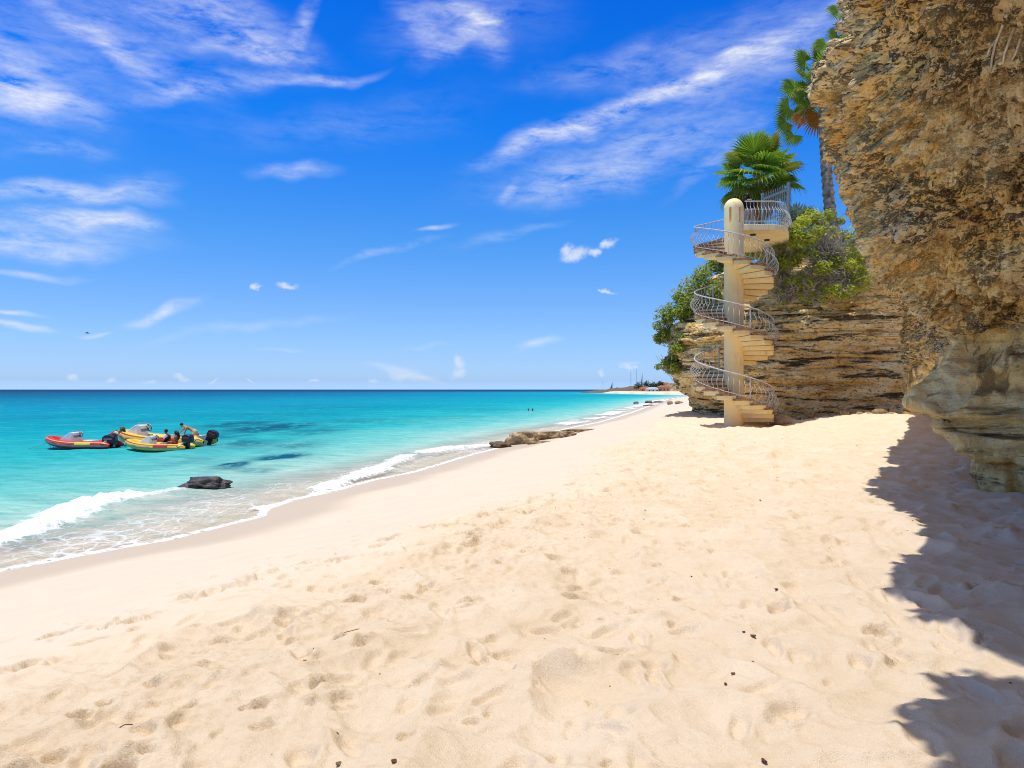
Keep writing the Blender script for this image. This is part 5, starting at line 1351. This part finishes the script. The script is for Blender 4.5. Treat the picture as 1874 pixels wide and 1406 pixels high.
for lab, px, py, sk_, dx_ in (('left one of two swimmers with only the head above the water', 967, 751.5, m_skin1, 0), ('right one of two swimmers with only the dark head above the water', 974.5, 752.5, m_skin2, 1)):
    Y = 104; p = at_px(px, py, Y); x0, z0 = p.x, .12
    def sw(x, y, z): return Vector((x0 + x, Y + y, z0 + z))
    person(lab, dict(pel=sw(0, .1, -.75), bel=sw(0, .06, -.5), che=sw(0, .0, -.18), nec=sw(0, 0, .0), jaw=sw(0, 0, .10), cra=sw(0, 0, .21), shL=sw(-.19, 0, -.10), shR=sw(.19, 0, -.10), elL=sw(-.36, -.1, -.2), elR=sw(.36, -.1, -.2), wrL=sw(-.4, -.3, -.15), wrR=sw(.4, -.3, -.15), haL=sw(-.4, -.38, -.13), haR=sw(.4, -.38, -.13),
           hiL=sw(-.1, .1, -.8), hiR=sw(.1, .1, -.8), knL=sw(-.1, .2, -1.2), knR=sw(.1, .25, -1.2), anL=sw(-.1, .4, -1.5), anR=sw(.1, .5, -1.5), toL=sw(-.1, .5, -1.6), toR=sw(.1, .6, -1.6)), (.5 - dx_, -1, 0), sk_, [('swim_shorts', m_black_cloth, SHORTS, .015)], True, False, 'swimmers', 1.2)

# ---------------------------------------------------------------- far headland
def hill(name, pts, width, seed, mat, n=160, lab=None):
    """ridge through pts (x, y, height) with rough sides"""
    c_ = catmull(np.array(pts, float), n, 0); m = 24
    t = np.gradient(c_[:, :2], axis=0); t /= np.linalg.norm(t, axis=1, keepdims=True); nn = np.stack([-t[:, 1], t[:, 0]], 1)
    s = np.linspace(-1, 1, m)
    X = c_[:, None, 0] + nn[:, None, 0] * s[None] * width; Y_ = c_[:, None, 1] + nn[:, None, 1] * s[None] * width
    prof = (1 - np.abs(s) ** 2.2)[None] * c_[:, None, 2]
    P_ = np.stack([X.ravel(), Y_.ravel(), 0 * X.ravel()], 1)
    z_ = prof.ravel() * (1 + .30 * fbm(P_ / 14, 4, seed)) + .9 * ridged(P_ / 7, 4, seed + 1) * np.clip(prof.ravel() / 2.5, 0, 1) - .5
    o = link(name, mesh_np(name, np.stack([X.ravel(), Y_.ravel(), z_], 1), grid_faces(n, m)), mat, None, True)
    tag(o, kind='structure'); return o
m_head = rockmat('headland_rock', (.05, .045, .035), (.15, .115, .075), (.30, .23, .15))
mh, g = material('dry_hillside')
v = g.pos(); a = g.noise(v, .09, 6, .7); b = g.noise(v, .35, 5, .7)
c = g.ramp(g.m('ADD', g.m('MULTIPLY', a, .5), g.m('MULTIPLY', b, .5)), [(.38, (.05, .065, .03)), (.47, (.13, .11, .055)), (.54, (.34, .22, .12)), (.64, (.50, .38, .25))])
surface(g, principled(g, c, .95, None, .1))
hill('headland', [(68, 655, .6), (76, 660, 2.2), (88, 668, 3.2), (100, 678, 4.6), (118, 690, 6.0), (150, 705, 6.5)], 16, 401, m_head)
hill('hillside', [(112, 640, 2.5), (128, 630, 5.5), (145, 610, 9.5), (165, 580, 13), (200, 540, 17), (260, 500, 20)], 45, 411, mh)
m_wall_o = simple('ochre_house_wall', (.50, .26, .13), .9, .1, .1, .3); m_wall_p = simple('pale_house_wall', (.62, .52, .44), .9, .1, .1, .3); m_roof_r = simple('brown_roof', (.30, .14, .08), .9, .1, .2, .5); m_roof_b = simple('pale_blue_roof', (.30, .45, .52), .7, .2, .1, .5); m_pane = simple('dark_window_pane', (.03, .04, .05), .2, .5)
def ground_hit(x, y):
    dg = bpy.context.evaluated_depsgraph_get(); h = scene.ray_cast(dg, Vector((x, y, 200)), Vector((0, 0, -1)))
    return h[1].z if h[0] else 0.0
bpy.context.view_layer.update()
def house(label, px, Y, w, d_, h, wall, roof):
    x = (px - 937) / FPX * Y; z_ = ground_hit(x, Y) - .8
    root = empty('house', (x, Y, z_)); tag(root, label, 'house', 'small houses on the far headland')
    wl = MB().box((0, 0, h / 2), (w, d_, h)).build('wall', wall, root)
    rf = MB(); rf.add([(-w / 2 - .4, -d_ / 2 - .4, h), (w / 2 + .4, -d_ / 2 - .4, h), (w / 2 + .4, d_ / 2 + .4, h), (-w / 2 - .4, d_ / 2 + .4, h), (-w / 4, 0, h + 1.6), (w / 4, 0, h + 1.6)], [(0, 1, 5, 4), (1, 2, 5), (2, 3, 4, 5), (3, 0, 4), (3, 2, 1, 0)]); rf.build('roof', roof, root)
    for k in (-1, 0, 1): MB().box((k * w * .3, -d_ / 2 - .03, h * .55), (w * .12, .1, h * .35)).build('window', m_pane, root)
house('ochre house with brown roof at the left of the far beach', 1181, 590, 9, 7, 3.2, m_wall_o, m_roof_r)
house('small house with pale blue roof behind the far beach', 1194, 560, 10, 7, 2.6, m_wall_p, m_roof_b)
house('reddish house nearest the cliff on the far hillside', 1214, 560, 9, 7, 4.0, m_wall_o, m_roof_r)
m_far_leaf = leafmat('far_tree_leaf', (.03, .05, .012), (.08, .10, .03))
for q, (lab, px, Y, s_) in enumerate([('round dark tree left of the far houses', 1168, 610, 3.4), ('brownish tree between the far houses', 1184, 600, 3.2), ('dark tree above the pale blue far roof', 1196, 590, 3.2), ('low dark bushy tree at the foot of the far hill', 1208, 590, 2.9)]):
    x = (px - 937) / FPX * Y; z_ = ground_hit(x, Y) - .3
    root = empty('far_tree', (x, Y, z_)); tag(root, lab, 'tree', 'trees on the far headland')
    v, f, tone = leaf_cloud([(0, 0, s_), (s_ * .7, 0, s_ * .8), (-s_ * .7, .3, s_ * .8), (.2, 0, s_ * 1.35)], [(s_ * .8,) * 3] * 4, 420, .55, 500 + q)
    link('crown', mesh_np('crown', v, f, {'tone': tone}), m_far_leaf, root)
    MB().tube([(0, 0, -1), (.1, 0, s_)], [.3, .15], 6).build('trunk', m_bark, root)
m_mast = simple('grey_mast_steel', (.30, .36, .42), .6, .3, .05, .5); m_hull = simple('white_boat_hull', (.62, .64, .66), .4, .4, .05, .5); m_sail = simple('blue_sail_cover', (.16, .26, .36), .8, .1, .05, .5)
def sailboat(label, px, Y, mast, furled):
    x = (px - 937) / FPX * Y
    root = empty('sailboat', (x, Y, 0)); tag(root, label, 'sailboat', 'sailboats moored beyond the headland')
    h = MB(); sec = [(-5.5, 1.2, 1.0), (-2, 1.7, 1.05), (2, 1.5, 1.2), (4.5, .7, 1.4), (6, .05, 1.55)]; vs = []; fs = []
    for xx, hw, zt in sec: vs += [(xx, -hw, zt), (xx, -hw * .7, -.2), (xx, hw * .7, -.2), (xx, hw, zt)]
    for i in range(len(sec) - 1):
        for k in range(4): fs.append((i * 4 + k, i * 4 + (k + 1) % 4, i * 4 + 4 + (k + 1) % 4, i * 4 + 4 + k))
    fs += [(0, 1, 2, 3)]
    h.add(vs, fs).build('hull', m_hull, root)
    MB().box((-.3, 0, 1.6), (4.2, 1.9, .9)).build('cabin', m_hull, root, False, .1)
    MB().tube([(.8, 0, 1), (.8, 0, mast)], [.14, .09], 6).build('mast', m_mast, root)
    MB().tube([(.8, 0, 2.6), (-3.6, 0, 2.7)], .12, 6).build('boom', m_mast, root)
    if furled: MB().add([(.9, .06, mast * .95), (-2.6, .06, 2.9), (.9, .06, 2.8), (.9, -.06, mast * .95), (-2.6, -.06, 2.9), (.9, -.06, 2.8)], [(0, 1, 2), (5, 4, 3), (0, 3, 4, 1), (1, 4, 5, 2), (2, 5, 3, 0)]).build('sail', m_sail, root)
    MB().tube([(5.8, 0, 1.5), (.8, 0, mast * .97)], .035, 4).tube([(-5.3, 0, 1.2), (.8, 0, mast * .97)], .035, 4).build('rigging', m_mast, root)
sailboat('leftmost moored sailboat with a bare thin mast off the headland', 1102, 760, 12.5, False)
sailboat('sailboat with a narrow raised sail just right of the leftmost mast', 1119.5, 800, 11.5, True)
sailboat('tall sailboat with a slim blue grey sail behind the headland trees', 1174.5, 980, 27, True)
for lab, px, top in (('left one of two slender radio masts behind the headland', 1154.5, 676), ('right one of two slender radio masts behind the headland', 1164.5, 676)):
    Y = 900; x = (px - 937) / FPX * Y; hgt = EYE + (713 - top) / FPX * Y
    root = empty('radio_mast', (x, Y, 0)); tag(root, lab, 'radio mast', 'radio masts')
    s_ = .32
    for k in range(3): a = R(120 * k); MB().tube([(s_ * math.cos(a), s_ * math.sin(a), 0), (s_ * .6 * math.cos(a), s_ * .6 * math.sin(a), hgt)], .07, 4).build('leg', m_mast, root)
    br = MB()
    for k in range(14):
        z0, z1 = hgt * k / 14, hgt * (k + 1) / 14; a, b = R(120 * (k % 3)), R(120 * ((k + 1) % 3)); br.tube([(s_ * math.cos(a), s_ * math.sin(a), z0), (s_ * .8 * math.cos(b), s_ * .8 * math.sin(b), z1)], .045, 4)
    br.build('bracing', m_mast, root)

# dry roots and a bleached branch on the near cliff
m_root = simple('bleached_wood', (.55, .47, .37), .9, .1, .2, 10)
def on_cliff(px, py, lift=.03):
    dg = bpy.context.evaluated_depsgraph_get(); o = Vector((0, 0, EYE)); d_ = (at_px(px, py, 1.0) - o).normalized()
    h = scene.ray_cast(dg, o, d_)
    return h[1] - d_ * lift if h[0] and h[4].name == 'near_cliff' else None
def creeper(name, lab, strands, rad):
    mb = MB()
    for st_ in strands:
        pts = [q for q in (on_cliff(px, py) for px, py in st_) if q is not None]
        if len(pts) > 1: mb.tube(pts, [rad * (1 - .6 * i / len(pts)) for i in range(len(pts))], 5)
    if mb.v: tag(mb.build(name, m_root, None, True), lab, 'root' if name == 'hanging_root' else 'branch')
creeper('hanging_root', 'pale dry roots hanging down the upper face of the near cliff', [[(1842, 28), (1832, 55), (1822, 80), (1816, 105), (1813, 130), (1811, 150)], [(1856, 50), (1846, 78), (1838, 100), (1836, 118)], [(1826, 70), (1812, 88), (1806, 104)], [(1868, 70), (1860, 96), (1852, 110)]], .016)
creeper('dry_branch', 'bleached dry branch lying along the upper left edge of the near cliff', [[(1562, 100), (1548, 108), (1535, 118), (1524, 124)], [(1550, 107), (1541, 120), (1530, 132)]], .022)

# ---------------------------------------------------------------- small things on the sand and in the sky
m_dry_leaf = simple('dry_brown_leaf', (.20, .085, .04), .8, .15, .3, 30); m_dry_tan = simple('dry_tan_leaf', (.25, .17, .08), .8, .15, .3, 30); m_stick = simple('dark_twig', (.16, .10, .055), .9, .1, .3, 20)
def leaf_thing(label, px, py, L, rot, mat, curl=.35):
    Y = (EYE - 1.58) * FPX / (py - 713); x = (px - 937) / FPX * Y
    vs = []; fs = []; n = 7
    for i in range(n):
        t = i / (n - 1) - .5; w = L * .34 * max(.02, 1 - (2 * t) ** 2) ** .8
        for s_ in (-1, 0, 1): vs.append((t * L, s_ * w, curl * L * (1.6 * t * t + .45 * s_ * s_) + (.1 * L if s_ == 0 else .12 * L)))
    for i in range(n - 1):
        for k in range(2): fs.append((i * 3 + k, i * 3 + 3 + k, i * 3 + 4 + k, i * 3 + 1 + k))
    o = MB().add(vs, fs).build('fallen_leaf', mat, None, True)
    so_ = o.modifiers.new('thick', 'SOLIDIFY'); so_.thickness = .0025
    o.location = (x, Y, ground_hit(x, Y) + .002); o.rotation_euler = (rot * .3, .25 * math.sin(rot), rot)
    tag(o, label, 'leaf', 'dry leaves scattered on the sand')
bpy.context.view_layer.update()
for lab, px, py, L, rot, mt in [
        ('curled red brown leaf, the largest dark leaf on the middle right sand', 1420, 1082, .055, .8, m_dry_leaf), ('small orange brown leaf highest of the leaves on the open sand', 1265, 1049, .035, 1.4, m_dry_leaf),
        ('tan shell shaped leaf standing on edge in the sand', 1377, 1170, .055, 2.0, m_dry_tan), ('tiny brown leaf beside the tan shell shaped leaf', 1361, 1164, .025, .3, m_dry_leaf),
        ('dark brown leaf lying left of the tan shell shaped leaf', 1128, 1180, .035, .1, m_dry_leaf), ('narrow brown leaf on the lower sand, upper one of a pair', 1341, 1227, .035, .5, m_dry_leaf),
        ('round red brown leaf on the lower sand, lower one of a pair', 1327, 1243, .035, 1.2, m_dry_leaf), ('dark leaf near the lower right shadow', 1541, 1352, .025, .6, m_dry_leaf),
        ('long thin brown leaf standing upright at the bottom of the sand', 1397, 1376, .05, 1.5, m_dry_leaf), ('dark upright leaf at the bottom edge of the sand', 719, 1396, .045, 1.3, m_dry_leaf),
        ('dark chip of leaf on the left sand by the sand holes', 558, 1187, .025, .4, m_dry_leaf), ('tan leaf on the lower left sand', 618, 1363, .04, 1.1, m_dry_tan),
        ('small dark leaf on the sunny sand far right', 1519, 912, .06, .2, m_dry_leaf), ('small dark leaf on the sand left of the cliff shadow', 1391, 913, .05, .7, m_dry_leaf), ('brown leaf on the upper sand below the stairs', 1380, 809, .10, .3, m_dry_leaf)]:
    leaf_thing(lab, px, py, L * .8, rot, mt)
for lab, px, py, pts in [('thin dark stick sticking up beside the deep sand hole', 632, 1128, [(-.06, .01, .0), (0, 0, .035), (.07, -.01, .055), (.10, .0, .06)]), ('thin dark twig lying on the lower left sand', 230, 1292, [(-.025, -.012, .004), (-.005, .004, .012), (.03, .012, .008)]),
                         ('short dark twig on the sand beside the cliff shadow', 1650, 1072, [(-.03, .03, .012), (.0, .0, .02), (.045, -.03, .01)])]:
    Y = (EYE - 1.58) * FPX / (py - 713); x = (px - 937) / FPX * Y
    o = MB().tube(pts, [.0028] * len(pts), 5).build('twig', m_stick); o.location = (x, Y, ground_hit(x, Y)); tag(o, lab, 'twig', 'twigs on the sand')
# bits of dry debris
rr = np.random.default_rng(77); vs = []; fs = []
dg = bpy.context.evaluated_depsgraph_get()
for k in range(260):
    x = rr.uniform(-2, 11); y = 3 + 22 * rr.random() ** 1.1
    if float(shore_dist(np.array([x]), np.array([y]))[0]) < 8.8: continue
    h = scene.ray_cast(dg, Vector((x, y, 2.6)), Vector((0, 0, -1)))
    if not h[0] or h[4].name != 'beach': continue
    s = rr.uniform(.003, .009) * (1 + y / 14); a = rr.uniform(0, 6.3); z = h[1].z; o = len(vs)
    vs += [(x + s * math.cos(a + q) * (1.6 if q > 3 else 1), y + s * math.sin(a + q), z + .001) for q in (0, 2.1, 4.2)] + [(x, y, z + s * .9)]
    fs += [(o, o + 1, o + 3), (o + 1, o + 2, o + 3), (o + 2, o, o + 3)]
tag(MB().add(vs, fs).build('debris', m_dry_tan), 'scattered dark crumbs of plant debris on the dry sand', 'debris', None, 'stuff')
# bird
bp = at_px(160, 610, 110)
bird = empty('bird', bp); tag(bird, 'small dark seabird gliding low over the horizon at the left', 'bird')
m_bird = simple('dark_feathers', (.06, .06, .07), .8, .1, .2, 6)
MB().tube([(-.32, 0, 0), (-.2, 0, .01), (0, 0, .02), (.2, 0, .03), (.27, 0, .03), (.36, 0, .01)], [.015, .05, .075, .05, .045, .008], 8).build('body', m_bird, bird, True)
for s_ in (-1, 1):
    wv = [(.12, s_ * .05, .03), (-.10, s_ * .05, .03), (.10, s_ * .35, .13), (-.08, s_ * .36, .12), (-.06, s_ * .72, .06), (-.14, s_ * .72, .05)]
    o = MB().add(wv, [(0, 1, 3, 2), (2, 3, 5, 4)]).build('wing', m_bird, bird); so_ = o.modifiers.new('thick', 'SOLIDIFY'); so_.thickness = .02
bird.rotation_euler = (0, 0, R(200))
